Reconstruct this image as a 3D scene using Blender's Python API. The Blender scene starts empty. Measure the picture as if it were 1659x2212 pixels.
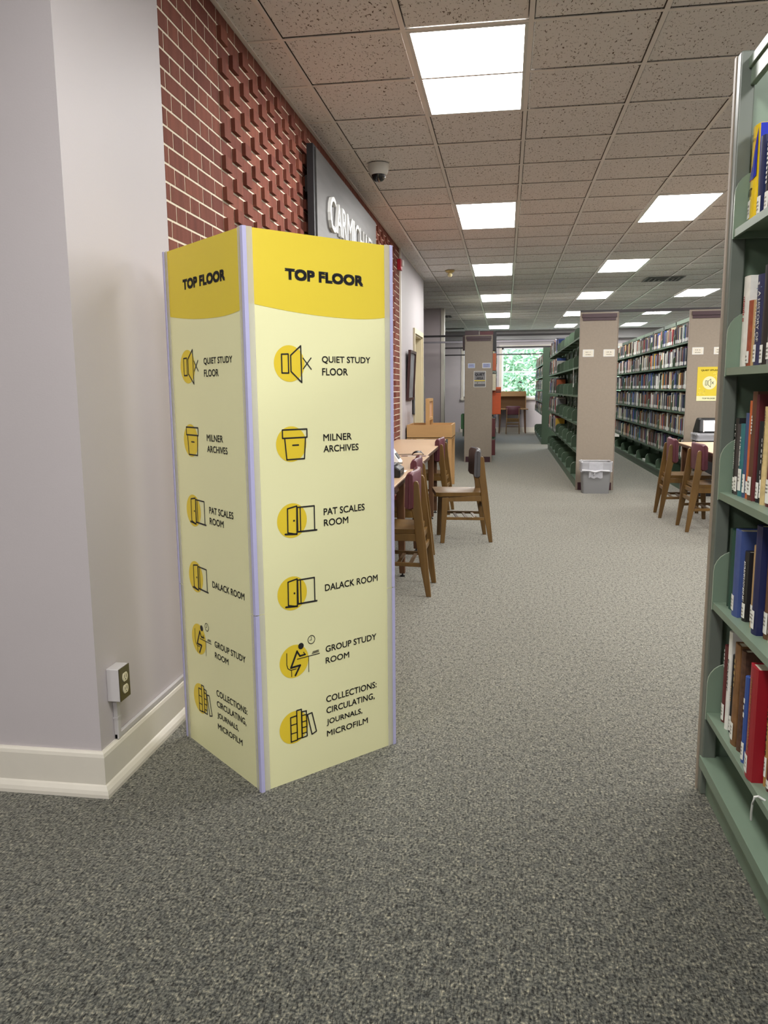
import bpy, math, random
from mathutils import Vector, Matrix
random.seed(7)
sc = bpy.context.scene
C = sc.collection

# ------------------------------------------------------------------ camera
EYE = 1.335
YAW, PITCH, ROLL, FPX = -.1531, -.1544, -.0093, 1699.95
cy, sy, cp, sp, cr, sr = math.cos(YAW), math.sin(YAW), math.cos(PITCH), math.sin(PITCH), math.cos(ROLL), math.sin(ROLL)
fw = Vector((sy*cp, cy*cp, sp)); rt0 = Vector((cy, -sy, 0)); up0 = rt0.cross(fw)
rt = cr*rt0 + sr*up0; up = -sr*rt0 + cr*up0
cam_d = bpy.data.cameras.new('camera'); cam = bpy.data.objects.new('camera', cam_d); C.objects.link(cam)
cam_d.sensor_fit = 'HORIZONTAL'; cam_d.sensor_width = 36.0; cam_d.lens = FPX/1659*36.0
cam_d.clip_start = .05; cam_d.clip_end = 200
M = Matrix.Identity(4)
for i in range(3):
    M[i][0], M[i][1], M[i][2] = rt[i], up[i], -fw[i]
M[2][3] = EYE
cam.matrix_world = M
sc.camera = cam

# ------------------------------------------------------------------ world, exposure
w = bpy.data.worlds.new('World'); sc.world = w; w.use_nodes = True
nt = w.node_tree; nt.nodes.clear()
out = nt.nodes.new('ShaderNodeOutputWorld'); bg = nt.nodes.new('ShaderNodeBackground')
sky = nt.nodes.new('ShaderNodeTexSky'); sky.sky_type = 'NISHITA'
sky.sun_elevation = math.radians(52); sky.sun_rotation = math.radians(200); sky.sun_disc = False
bg.inputs['Strength'].default_value = .75
nt.links.new(sky.outputs[0], bg.inputs[0]); nt.links.new(bg.outputs[0], out.inputs[0])
sc.view_settings.view_transform = 'Standard'; sc.view_settings.look = 'None'
sc.view_settings.gamma = 1; sc.view_settings.use_curve_mapping = False
sc.view_settings.exposure = 1.16
LED = 13.0          # strength of every ceiling LED panel

# ------------------------------------------------------------------ helpers
def lin(c):
    return tuple(((v/255)/12.92 if v/255 <= .04045 else ((v/255+.055)/1.055)**2.4) for v in c)

MATS = {}
def mat(name, rgb, rough=.6, metal=0, noise=0, nscale=20, spec=.5, bump=0, bscale=200, emit=None, coat=0, alpha=1, stretch=None):
    if name in MATS: return MATS[name]
    m = bpy.data.materials.new(name); m.use_nodes = True
    n = m.node_tree; p = n.nodes['Principled BSDF']; L = n.links
    c = lin(rgb)
    p.inputs['Base Color'].default_value = (*c, 1); p.inputs['Roughness'].default_value = rough
    p.inputs['Metallic'].default_value = metal; p.inputs['Specular IOR Level'].default_value = spec
    p.inputs['Coat Weight'].default_value = coat
    p.inputs['Alpha'].default_value = alpha
    if emit:
        p.inputs['Emission Color'].default_value = (*emit[0], 1); p.inputs['Emission Strength'].default_value = emit[1]
    if noise or bump:
        g = n.nodes.new('ShaderNodeNewGeometry'); mp = n.nodes.new('ShaderNodeMapping')
        L.new(g.outputs['Position'], mp.inputs['Vector'])
        if stretch: mp.inputs['Scale'].default_value = stretch
    if noise:
        t = n.nodes.new('ShaderNodeTexNoise'); t.inputs['Scale'].default_value = nscale; t.inputs['Detail'].default_value = 5
        L.new(mp.outputs[0], t.inputs['Vector'])
        r = n.nodes.new('ShaderNodeValToRGB'); r.color_ramp.elements[0].position = .3; r.color_ramp.elements[1].position = .7
        r.color_ramp.elements[0].color = (*[v*(1-noise) for v in c], 1); r.color_ramp.elements[1].color = (*[min(1, v*(1+noise)) for v in c], 1)
        L.new(t.outputs['Fac'], r.inputs[0]); L.new(r.outputs[0], p.inputs['Base Color'])
    if bump:
        t2 = n.nodes.new('ShaderNodeTexNoise'); t2.inputs['Scale'].default_value = bscale; t2.inputs['Detail'].default_value = 2
        L.new(mp.outputs[0], t2.inputs['Vector'])
        b = n.nodes.new('ShaderNodeBump'); b.inputs['Strength'].default_value = bump; b.inputs['Distance'].default_value = .004
        L.new(t2.outputs['Fac'], b.inputs['Height']); L.new(b.outputs[0], p.inputs['Normal'])
    MATS[name] = m
    return m

class MB:
    def __init__(s): s.v, s.f, s.m = [], [], []
    def add(s, vs, fs, m=0):
        o = len(s.v); s.v += [tuple(v) for v in vs]
        for f in fs: s.f.append(tuple(o+i for i in f)); s.m.append(m)
        return s
    def box(s, x0, x1, y0, y1, z0, z1, m=0):
        return s.add([(x0,y0,z0),(x1,y0,z0),(x1,y1,z0),(x0,y1,z0),(x0,y0,z1),(x1,y0,z1),(x1,y1,z1),(x0,y1,z1)],
            [(0,3,2,1),(4,5,6,7),(0,1,5,4),(1,2,6,5),(2,3,7,6),(3,0,4,7)], m)
    def prism(s, pts, fn, a, b, m=0):
        """pts: polygon (u,v); fn(u,v,w)->xyz; extruded from w=a to w=b"""
        n = len(pts)
        vs = [fn(u, v, a) for u, v in pts] + [fn(u, v, b) for u, v in pts]
        fs = [tuple(range(n))[::-1], tuple(range(n, 2*n))] + [(i, (i+1) % n, n+(i+1) % n, n+i) for i in range(n)]
        return s.add(vs, fs, m)
    def tube(s, path, r, n=8, m=0, close=False):
        path = [Vector(p) for p in path]; rings = []
        for i, p in enumerate(path):
            a = path[max(0, i-1)]; b = path[min(len(path)-1, i+1)]
            t = (b-a).normalized(); ref = Vector((0,0,1)) if abs(t.z) < .9 else Vector((1,0,0))
            u = t.cross(ref).normalized(); v = t.cross(u)
            rr = r[i] if isinstance(r, (list, tuple)) else r
            rings.append([p + rr*(math.cos(k*2*math.pi/n)*u + math.sin(k*2*math.pi/n)*v) for k in range(n)])
        vs = [q for R in rings for q in R]; fs = []
        for i in range(len(path)-1):
            for k in range(n):
                fs.append((i*n+k, i*n+(k+1) % n, (i+1)*n+(k+1) % n, (i+1)*n+k))
        fs += [tuple(range(n))[::-1], tuple((len(path)-1)*n+k for k in range(n))]
        return s.add(vs, fs, m)
    def lathe(s, prof, c, n=24, m=0):
        vs = []; fs = []
        for r, z in prof:
            for k in range(n):
                a = 2*math.pi*k/n; vs.append((c[0]+r*math.cos(a), c[1]+r*math.sin(a), c[2]+z))
        for i in range(len(prof)-1):
            for k in range(n): fs.append((i*n+k, i*n+(k+1) % n, (i+1)*n+(k+1) % n, (i+1)*n+k))
        fs += [tuple(range(n))[::-1], tuple((len(prof)-1)*n+k for k in range(n))]
        return s.add(vs, fs, m)
    def mesh(s, name):
        me = bpy.data.meshes.new(name); me.from_pydata(s.v, [], s.f)
        me.polygons.foreach_set('material_index', s.m); me.update(); return me

def link(name, me, parent=None, loc=None, rotz=None):
    o = bpy.data.objects.new(name, me); C.objects.link(o)
    if parent: o.parent = parent
    if loc is not None: o.location = loc
    if rotz is not None: o.rotation_euler = (0, 0, rotz)
    return o
def obj(name, mb, mats, parent=None, smooth=False, bevel=0, loc=None, rotz=None, seg=2):
    me = mb.mesh(name)
    for m in (mats if isinstance(mats, (list, tuple)) else [mats]): me.materials.append(m)
    if smooth:
        me.polygons.foreach_set('use_smooth', [True]*len(me.polygons))
    o = link(name, me, parent, loc, rotz)
    if bevel:
        b = o.modifiers.new('bevel', 'BEVEL'); b.width = bevel; b.segments = seg; b.limit_method = 'ANGLE'; b.angle_limit = .6
    if smooth:
        try: me.set_sharp_from_angle(angle=math.radians(40))
        except Exception: pass
    return o
def tag(o, label, cat, group=None):
    o['label'] = label; o['category'] = cat
    if group: o['group'] = group
    return o
def struct(o): o['kind'] = 'structure'; return o
def empty(name, loc=(0,0,0), rotz=0):
    o = bpy.data.objects.new(name, None); C.objects.link(o); o.location = loc; o.rotation_euler = (0,0,rotz); o.empty_display_size = .1; return o
def copy_tree(o, parent=None):
    c = o.copy(); C.objects.link(c); c.parent = parent
    for ch in o.children: copy_tree(ch, c)
    return c

_tc = {}
def text_geo(s, bold=0.0):
    k = (s, bold)
    if k not in _tc:
        cu = bpy.data.curves.new('t', 'FONT'); cu.body = s; cu.offset = bold; cu.resolution_u = 3; cu.size = 1
        o = bpy.data.objects.new('t', cu); C.objects.link(o)
        dg = bpy.context.evaluated_depsgraph_get(); me = bpy.data.meshes.new_from_object(o.evaluated_get(dg))
        vs = [tuple(v.co) for v in me.vertices]; fs = [tuple(p.vertices) for p in me.polygons]
        bpy.data.objects.remove(o); bpy.data.curves.remove(cu); bpy.data.meshes.remove(me)
        xs = [v[0] for v in vs]; ys = [v[1] for v in vs]
        _tc[k] = (vs, fs, min(xs), max(xs), min(ys), max(ys))
    return _tc[k]
_tr = random.Random(5)
def put_text(mb, s, u0, u1, z0, z1, F, o, bold=0.0, m=0, rot=False):
    if s[0] == '~':     # print too small to read in the photograph: a run of little marks
        n = int(s[1:]); step = 1/n
        for k in range(n):
            if n > 5 and k and _tr.random() < .14: continue
            p0, p1 = k*step, k*step + step*_tr.uniform(.5, .75); q0, q1 = _tr.uniform(0, .2), _tr.uniform(.75, 1)
            P = [(p0,q0),(p1,q0),(p1,q1),(p0,q1)]
            mb.add([F(u0+q*(u1-u0), z1-p*(z1-z0), o) if rot else F(u0+p*(u1-u0), z0+q*(z1-z0), o) for p, q in P], [(0,1,2,3)], m)
        return
    if bold:        # heavier strokes: the same glyphs laid again a hair apart
        d = bold*(u1-u0 if rot else z1-z0)
        for a, b in ((d,d),(-d,d),(d,-d),(-d,-d),(0,0)): put_text(mb, s, u0+a+d, u1+a-d, z0+b+d, z1+b-d, F, o, 0.0, m, rot)
        return
    vs, fs, a, b, c, d = text_geo(s, bold)
    P = []
    for x, y, _ in vs:
        p, q = (x-a)/(b-a), (y-c)/(d-c)
        P.append(F(u0+q*(u1-u0), z1-p*(z1-z0), o) if rot else F(u0+p*(u1-u0), z0+q*(z1-z0), o))
    mb.add(P, fs, m)
def disc(mb, u, z, r, F, o, m=0, n=40):
    mb.add([F(u+r*math.cos(2*math.pi*k/n), z+r*math.sin(2*math.pi*k/n), o) for k in range(n)], [tuple(range(n))], m)
def stroke(mb, pts, wd, F, o, closed=False, m=0):
    if closed: pts = pts + [pts[0]]
    for (a, b), (c, d) in zip(pts, pts[1:]):
        L = math.hypot(c-a, d-b) or 1e-6; nx, nz = -(d-b)/L*wd/2, (c-a)/L*wd/2
        mb.add([F(a+nx, b+nz, o), F(a-nx, b-nz, o), F(c-nx, d-nz, o), F(c+nx, d+nz, o)], [(0,1,2,3)], m)
    for a, b in pts: disc(mb, a, b, wd/2, F, o, m, 10)

# ------------------------------------------------------------------ materials
paint = mat('wall_paint', (184,177,179), .55, noise=.02, nscale=1.5, bump=.05, bscale=180)
paint_dark = mat('wall_paint_mauve', (176,166,168), .6, noise=.02, nscale=1.5)
trimw = mat('trim_white', (212,206,194), .35, noise=.03, nscale=8)
beige = mat('panel_beige', (148,136,121), .5, noise=.04, nscale=40)
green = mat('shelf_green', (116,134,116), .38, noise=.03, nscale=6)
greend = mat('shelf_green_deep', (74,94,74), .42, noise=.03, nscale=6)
maroon = mat('maroon_lacquer', (62,32,40), .35)
oak = mat('chair_oak', (106,78,38), .34, noise=.22, nscale=14, stretch=(1,1,.18))
oakd = mat('table_leg_wood', (96,64,40), .45, noise=.2, nscale=14, stretch=(1,1,.18))
lam = mat('table_laminate', (184,156,126), .4, noise=.06, nscale=70)
edge_dk = mat('table_edge', (74,48,34), .5)
maple = mat('maple_box', (182,142,92), .45, noise=.08, nscale=9, stretch=(.2,1,1))
vinyl_b = mat('burgundy_vinyl', (84,36,47), .42, noise=.05, nscale=30)
vinyl_g = mat('charcoal_vinyl', (66,64,66), .45, noise=.05, nscale=30)
black = mat('black_plastic', (22,22,24), .42)
white_pl = mat('white_plastic', (226,226,222), .4)
chrome = mat('steel_glide', (190,190,190), .25, metal=1)
paper = mat('paper_white', (232,230,224), .7)
ink = mat('ink_black', (26,24,26), .6)

def carpet():
    m = bpy.data.materials.new('carpet_loop'); m.use_nodes = True; n = m.node_tree; L = n.links; p = n.nodes['Principled BSDF']
    p.inputs['Roughness'].default_value = .95; p.inputs['Specular IOR Level'].default_value = .15
    p.inputs['Sheen Weight'].default_value = 1.0; p.inputs['Sheen Roughness'].default_value = .45; p.inputs['Sheen Tint'].default_value = (1, .98, .92, 1)
    g = n.nodes.new('ShaderNodeNewGeometry')
    def noise(scale, detail, stretch, rot=0, dist=0):
        mp = n.nodes.new('ShaderNodeMapping'); mp.inputs['Scale'].default_value = stretch; mp.inputs['Rotation'].default_value = (0,0,rot)
        L.new(g.outputs['Position'], mp.inputs[0]); t = n.nodes.new('ShaderNodeTexNoise')
        t.inputs['Scale'].default_value = scale; t.inputs['Detail'].default_value = detail; t.inputs['Distortion'].default_value = dist
        L.new(mp.outputs[0], t.inputs['Vector']); return t
    def ramp(t, stops):
        r = n.nodes.new('ShaderNodeValToRGB'); e = r.color_ramp.elements
        while len(e) < len(stops): e.new(.5)
        for k, (pos, col) in enumerate(stops): e[k].position = pos; e[k].color = (*lin(col), 1)
        L.new(t.outputs['Fac'], r.inputs[0]); return r
    base = ramp(noise(135, 3, (1, .8, 1)), [(.28,(28,29,29)), (.42,(68,70,67)), (.52,(92,93,87)), (.62,(126,123,109)), (.74,(186,180,158))])
    dash = ramp(noise(88, 1.5, (2.4, .5, 1), .12), [(.38,(98,98,98)), (.46,(255,255,255))])
    patch = ramp(noise(38, 3, (1, .7, 1)), [(.32,(164,168,172)), (.68,(255,252,244))])
    rows = n.nodes.new('ShaderNodeTexWave'); rows.wave_type = 'BANDS'; rows.bands_direction = 'Y'; rows.inputs['Scale'].default_value = 24; rows.inputs['Distortion'].default_value = 1.6; rows.inputs['Detail'].default_value = 2
    L.new(g.outputs['Position'], rows.inputs['Vector'])
    rr = ramp(rows, [(.0,(232,232,232)), (.55,(255,255,255))])
    c = base.outputs[0]
    for x in (dash, patch, rr):
        mx = n.nodes.new('ShaderNodeMix'); mx.data_type = 'RGBA'; mx.blend_type = 'MULTIPLY'; mx.inputs['Factor'].default_value = 1
        L.new(c, mx.inputs['A']); L.new(x.outputs[0], mx.inputs['B']); c = mx.outputs['Result']
    L.new(c, p.inputs['Base Color'])
    tint = ramp(noise(135, 3, (1, .8, 1)), [(.34,(176,176,172)), (.5,(250,247,237)), (.66,(255,255,250))])
    tint2 = ramp(noise(62, 3, (1, .6, 1)), [(.34,(190,190,188)), (.50,(252,250,243)), (.66,(255,255,252))])
    mt = n.nodes.new('ShaderNodeMix'); mt.data_type = 'RGBA'; mt.blend_type = 'MULTIPLY'; mt.inputs['Factor'].default_value = 1
    L.new(tint.outputs[0], mt.inputs['A']); L.new(tint2.outputs[0], mt.inputs['B']); L.new(mt.outputs['Result'], p.inputs['Sheen Tint'])
    b = n.nodes.new('ShaderNodeBump'); b.inputs['Strength'].default_value = .5; b.inputs['Distance'].default_value = .004
    L.new(noise(210, 2, (1,.7,1)).outputs['Fac'], b.inputs['Height']); L.new(b.outputs[0], p.inputs['Normal'])
    return m
carpet_m = carpet()

def tile_mat():
    m = bpy.data.materials.new('ceiling_tile'); m.use_nodes = True; n = m.node_tree; L = n.links; p = n.nodes['Principled BSDF']
    p.inputs['Roughness'].default_value = .9; p.inputs['Specular IOR Level'].default_value = .2
    g = n.nodes.new('ShaderNodeNewGeometry')
    mp = n.nodes.new('ShaderNodeMapping'); mp.inputs['Scale'].default_value = (1.5, .75, 1); mp.inputs['Rotation'].default_value = (0,0,.15); L.new(g.outputs['Position'], mp.inputs[0])
    t = n.nodes.new('ShaderNodeTexNoise'); t.inputs['Scale'].default_value = 62; t.inputs['Detail'].default_value = 2.2; t.inputs['Distortion'].default_value = .9
    L.new(mp.outputs[0], t.inputs['Vector'])
    r = n.nodes.new('ShaderNodeValToRGB'); e = r.color_ramp.elements
    e[0].position = .33; e[0].color = (*lin((112,98,88)), 1); e[1].position = .385; e[1].color = (*lin((238,235,233)), 1)
    L.new(t.outputs['Fac'], r.inputs[0]); L.new(r.outputs[0], p.inputs['Base Color'])
    b = n.nodes.new('ShaderNodeBump'); b.inputs['Strength'].default_value = .6; b.inputs['Distance'].default_value = .004
    L.new(r.outputs[0], b.inputs['Height']); L.new(b.outputs[0], p.inputs['Normal'])
    return m
tile_m = tile_mat()
grid_m = mat('ceiling_tee', (242,236,230), .3)

def brick_mat(name, c):
    m = mat(name, c, .85, noise=.16, nscale=9, bump=.35, bscale=260, stretch=(1,3,.4), spec=.2); return m
brick_ms = [brick_mat('brick_a', (122,72,60)), brick_mat('brick_b', (114,65,55)), brick_mat('brick_c', (130,78,64))]
mortar = mat('mortar', (232,220,198), .9, noise=.06, nscale=60, bump=.3, bscale=220)
led_m = mat('led_diffuser', (250,250,250), .5, emit=((1,.985,.96), LED))
glass_m = bpy.data.materials.new('window_glass'); glass_m.use_nodes = True
_p = glass_m.node_tree.nodes['Principled BSDF']; _p.inputs['Transmission Weight'].default_value = 1; _p.inputs['Roughness'].default_value = 0; _p.inputs['IOR'].default_value = 1.02; _p.inputs['Base Color'].default_value = (.97,.99,.98,1)

# ------------------------------------------------------------------ room shell
CZ = EYE + 2.8056*.6096          # 3.045 m
T = .6096; GX = -1.8436*T; GY = 6.6868*T
XW = -1.316; FARY = 24.7; RX = 9.0; BACKY = -5.0; LX = -5.0
fl = struct(obj('floor', MB().box(LX, RX, BACKY, FARY, -.05, 0), carpet_m))

# ceiling: slab, tees and lift-out tiles
ce = struct(obj('ceiling', MB().box(LX-.2, RX+.2, BACKY-.2, FARY+.2, CZ+.02, CZ+.12), mat('ceiling_slab', (120,112,104), .9)))
def inside(x, y):
    if x < XW and 2.3 < y < 12.9: return False
    return LX < x < RX and BACKY < y < FARY
light_cells = set()
for c in (1, 4, 7, 10, 13):
    for r in (0, 6, 12, 18, 24, 30): light_cells |= {(c, r), (c, r+1)}
back_lights = [(1, -6), (4, -6), (7, -6), (1, -12), (4, -12), (7, -12), (-2, -9)]
for c, r in back_lights: light_cells |= {(c, r), (c, r+1)}
tile_me = MB().box(.017, T-.017, .017, T-.017, .004, .016).mesh('ceiling_tile'); tile_me.materials.append(tile_m)
cells = []
for c in range(-7, 17):
    for r in range(-15, 34):
        x, y = GX+c*T, GY+r*T
        if (c, r) in light_cells: continue
        cells.append((c, r, x, y))
def vis_rank(x, y):
    d = math.hypot(x, y); a = abs(math.atan2(x, y) + .15)
    return d if (y > 2.8 and a < .48 and inside(x+T/2, y+T/2)) else 1e3 + d
cells.sort(key=lambda q: vis_rank(q[2], q[3]))
rest = MB()
for i, (c, r, x, y) in enumerate(cells):
    x0, x1, y0, y1 = x+.012, x+T-.012, y+.012, y+T-.012
    if 2.3 < (y0+y1)/2 < 12.9: x0 = max(x0, XW+.022)
    x0, x1, y0, y1 = max(x0, LX), min(x1, RX), max(y0, BACKY), min(y1, FARY)
    if x1-x0 < .03 or y1-y0 < .03: continue
    if i < 290:
        if abs(x1-x0-T+.024) < 1e-4 and abs(y1-y0-T+.024) < 1e-4: link('tile', tile_me, ce, (x, y, CZ))
        else: obj('tile', MB().box(x0, x1, y0, y1, CZ+.001, CZ+.016), tile_m, ce)
    else: rest.box(x0, x1, y0, y1, CZ+.001, CZ+.016)
o = obj('far_tiles', rest, tile_m, ce); o['kind'] = 'stuff'
for c in range(-7, 18):
    x = GX+c*T
    if x < XW: segs = [(BACKY, 2.3), (12.9, FARY)]
    else: segs = [(BACKY, FARY)]
    if LX < x < RX:
        b = MB()
        for a, d in segs: b.box(x-.012, x+.012, a, d, CZ-.004, CZ+.001)
        obj('main_runner', b, grid_m, ce)
for r in range(-15, 35):
    y = GY+r*T
    if BACKY < y < FARY:
        x0 = XW if 2.3 < y < 12.9 else LX
        obj('cross_tee', MB().box(x0, RX, y-.011, y+.011, CZ-.003, CZ+.0005), grid_m, ce)
obj('wall_angle', MB().box(XW, XW+.022, 2.3, 12.9, CZ-.004, CZ+.001), grid_m, ce)

# LED panels in the grid
frame_mb = MB().box(.012,.03,.012,2*T-.012,-.004,.012).box(T-.03,T-.012,.012,2*T-.012,-.004,.012).box(.03,T-.03,.012,.03,-.004,.012).box(.03,T-.03,2*T-.03,2*T-.012,-.004,.012)
frame_me = frame_mb.mesh('frame'); frame_me.materials.append(white_pl)
diff_me = MB().add([(.03,.03,.002),(T-.03,.03,.002),(T-.03,2*T-.03,.002),(.03,2*T-.03,.002)], [(3,2,1,0)]).mesh('diffuser'); diff_me.materials.append(led_m)
NTH = ['first', 'second', 'third', 'fourth', 'fifth', 'sixth']
ROW = {1: 'row over the aisle, %s from the direction tower', 4: 'row over the emptier stack, %s from the lobby', 7: 'row beyond the full stack, %s from the lobby', 10: 'middle far row, %s from the lobby', 13: 'row along the side wall, %s from the lobby'}
def led(c, r, label):
    e = empty('ceiling_light', (GX+c*T, GY+r*T, CZ)); tag(e, label, 'ceiling light', 'LED panels in the ceiling grid')
    link('frame', frame_me, e); link('diffuser', diff_me, e)
for c in (1, 4, 7, 10, 13):
    for k, r in enumerate((0, 6, 12, 18, 24, 30)): led(c, r, 'white LED ceiling panel in the ' + ROW[c] % NTH[k])
for c, r in back_lights: led(c, r, 'white LED ceiling panel in the lobby before the pier')

# pier and painted walls
PY = 2.30
struct(obj('wall_left_pier', MB().box(LX, XW, PY, 3.05, 0, CZ+.02), paint))
BR0, BR1, WE = 3.05, 9.95, 12.88
# brick wall: recessed mortar backing with separate bricks laid in Flemish bond
bw = struct(obj('wall_left_brick', MB().box(XW-.35, XW-.002, BR0, BR1, 0, CZ+.02), mortar))
CO = .0695
def brick_me(length, proj, m):
    b = MB().box(-.02, proj, .005, length-.005, .005, CO-.005).mesh('brick'); b.materials.append(m); return b
bm_cache = {}
def get_brick(length, proj, k):
    key = (round(length, 3), proj, k)
    if key not in bm_cache: bm_cache[key] = brick_me(length, proj, brick_ms[k])
    return bm_cache[key]
bricks = []
TX0, TX1 = 3.695, 9.5       # patterned field with proud headers
ncourse = int((CZ)/CO)+1
for j in range(ncourse):
    z = CZ - (j+1)*CO
    if z < -.02: continue
    zc = max(z, 0)
    ph = .0 if j % 2 else .15
    # runs: plain field, then patterned field aligned on TX0
    def run(a, b, start, proud):
        y = start; k = 0
        while y < b - .004:
            header = (k % 2 == 0); L = .1 if header else .2
            y0, y1 = max(y, a), min(y+L, b)
            if y1-y0 > .025:
                p = proud and header and j >= 1 and y1-y0 > .09
                bricks.append((y0, z, y1-y0, .019 if p else 0.0))
            y += L; k += 1
    run(BR0, TX0, TX0-.6-.1-ph, False)
    run(TX0, TX1, TX0 - ph, True)
    run(TX1, BR1, TX1 - ph, False)
def brick_rank(b):
    y, z = b[0], b[1]
    t = 1.8+ (y-2.6)*.19         # the tower hides what is lower down
    hid = (z < t-.05 and y < 9.2) or (5.15 < y < 7.6 and 1.9 < z < 2.85)
    return y + (100 if hid else 0)
bricks.sort(key=brick_rank)
restb = [MB(), MB(), MB()]
for i, (y, z, L, p) in enumerate(bricks):
    k = random.choice((0, 0, 1, 2))
    if i < 298: link('brick', get_brick(L, p, k), bw, (XW, y, z))
    else: restb[k].box(XW-.02, XW+p, y+.005, y+L-.005, max(0, z+.005), z+CO-.005)
for k in range(3):
    o = obj('more_bricks', restb[k], brick_ms[k], bw); o['kind'] = 'stuff'
struct(obj('trim_1', MB().box(XW, XW+.02, BR1-.03, BR1+.03, 0, CZ), trimw))
# painted wall with doorway
D0, D1, DZ = 11.47, 12.55, 2.13
wl = struct(obj('wall_left_far', MB().box(XW-.35, XW, BR1, D0, 0, CZ+.02).box(XW-.35, XW, D1, WE, 0, CZ+.02).box(XW-.35, XW, D0, D1, DZ, CZ+.02), paint))
cream = mat('door_cream', (206,194,164), .45)
d = struct(obj('door_1', MB().box(XW-.33, XW-.29, D0, D1, 0, DZ), cream))
obj('door_frame', MB().box(XW, XW+.025, D0-.07, D0, 0, DZ+.07).box(XW, XW+.025, D1, D1+.07, 0, DZ+.07).box(XW, XW+.025, D0, D1, DZ, DZ+.07)
    .box(XW-.29, XW, D0, D0+.02, 0, DZ).box(XW-.29, XW, D1-.02, D1, 0, DZ).box(XW-.29, XW, D0, D1, DZ-.02, DZ), cream, d)
# alcove beyond the wall end, second wall, far wall with windows
struct(obj('wall_alcove_side', MB().box(LX-.2, LX, 12.5, FARY, 0, CZ+.02), paint_dark))
struct(obj('wall_alcove_back', MB().box(LX, XW-.35, 12.5, 12.88, 0, CZ+.02), paint_dark))
struct(obj('wall_return', MB().box(LX, -1.40, 17.4, 17.6, 0, CZ+.02), paint_dark))
struct(obj('trim_2', MB().box(-1.40, -1.33, 17.38, 17.62, 0, CZ), trimw))
WINS = [(-.13, 1.45), (-1.28, -.42)]; WZ0, WZ1 = 1.05, 2.55
b = MB(); xs = [LX, WINS[1][0], WINS[1][1], WINS[0][0], WINS[0][1], 3.2, 4.8, RX]
allw = WINS + [(3.2, 4.8)]
xs = sorted([LX, RX] + [v for a in allw for v in a])
for a, c in zip(xs, xs[1:]):
    if (a, c) in allw: b.box(a, c, FARY, FARY+.2, 0, WZ0).box(a, c, FARY, FARY+.2, WZ1, CZ+.02)
    else: b.box(a, c, FARY, FARY+.2, 0, CZ+.02)
struct(obj('wall_far', b, paint))
struct(obj('trim_3', MB().box(LX, RX, FARY-.30, FARY, 2.78, CZ), mat('soffit_grey', (150,148,148), .6)))
struct(obj('baseboard_far', MB().box(-1.4, RX, FARY-.02, FARY, 0, .15), trimw))
vinylw = mat('window_vinyl', (232,236,240), .35)
for i, (a, c) in enumerate(allw):
    wn = struct(obj('window_%d' % (i+1), MB().box(a, a+.05, FARY, FARY+.12, WZ0, WZ1).box(c-.05, c, FARY, FARY+.12, WZ0, WZ1).box(a, c, FARY, FARY+.12, WZ1-.05, WZ1).box(a, c, FARY, FARY+.12, WZ0, WZ0+.05), vinylw))
    zm = 1.83
    obj('meeting_rail', MB().box(a+.05, c-.05, FARY+.03, FARY+.09, zm-.025, zm+.025), vinylw, wn)
    for z0, z1 in ((WZ0+.05, zm-.025), (zm+.025, WZ1-.05)):
        obj('pane', MB().box(a+.05, c-.05, FARY+.055, FARY+.06, z0, z1), glass_m, wn)
    obj('window_trim', MB().box(a-.08, a, FARY-.02, FARY, WZ0-.08, WZ1+.08).box(c, c+.08, FARY-.02, FARY, WZ0-.08, WZ1+.08).box(a, c, FARY-.02, FARY, WZ1, WZ1+.08), trimw, wn)
    obj('window_sill', MB().box(a-.1, c+.1, FARY-.06, FARY, WZ0-.06, WZ0), trimw, wn)
struct(obj('wall_right', MB().box(RX, RX+.2, BACKY, FARY, 0, CZ+.02), paint))
struct(obj('wall_rear', MB().box(LX, RX, BACKY-.2, BACKY, 0, CZ+.02), paint))
struct(obj('wall_left_rear', MB().box(LX-.2, LX, BACKY, PY+.1, 0, CZ+.02), paint))
# pier baseboard: board plus shoe moulding, mitred at the corner
def base_profile(fn, a, b_, name):
    prof = [(0,0),(.034,0),(.034,.012),(.030,.024),(.022,.036),(.017,.040),(.017,.135),(.014,.146),(.008,.152),(0,.152)]
    return struct(obj(name, MB().prism(prof, fn, a, b_), trimw))
def mitre_front(u, v, w_): return (XW+u if w_ else LX, PY-u, v)
def mitre_side(u, v, w_): return (XW+u, PY-u if not w_ else 3.0, v)
base_profile(mitre_front, 0, 1, 'baseboard_front')
base_profile(mitre_side, 0, 1, 'baseboard_side')
struct(obj('baseboard_left', MB().box(XW, XW+.017, 9.98, D0-.07, 0, .15).box(XW, XW+.017, D1+.07, WE, 0, .15), trimw))

# ------------------------------------------------------------------ direction tower
C0 = Vector((-.79, 2.38, 0)); A = math.radians(47.5); WP = .575; HP = 1.825
eR = Vector((math.cos(A), math.sin(A), 0)); eL = Vector((-math.sin(A), math.cos(A), 0))
yel = mat('print_yellow', (222,198,52), .5); pale = mat('print_pale_green', (232,230,182), .45); dsc = mat('print_disc', (226,198,50), .45)
tower = empty('direction_tower', C0); tag(tower, 'tall four-sided yellow and pale green floor directory tower beside the pier', 'sign')
def face_frame(org, d, n):
    return lambda u, z, o: tuple(org + d*u + n*o + Vector((0,0,z)))
cen = eR*WP/2 + eL*WP/2
faces = []
for org, d in ((Vector((0,0,0)), eR), (eL*WP, -eL), (eR*WP, eL), (eR*WP+eL*WP, -eR)):
    mid = org + d*WP/2; n = (mid-cen).normalized(); faces.append((org, d, n))
ITEMS = [
 ('speaker', (.152,1.420)), ('box', (.151,1.162)), ('door', (.146,.910)), ('door', (.139,.664)), ('study', (.139,.427)), ('books', (.131,.193))]
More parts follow.
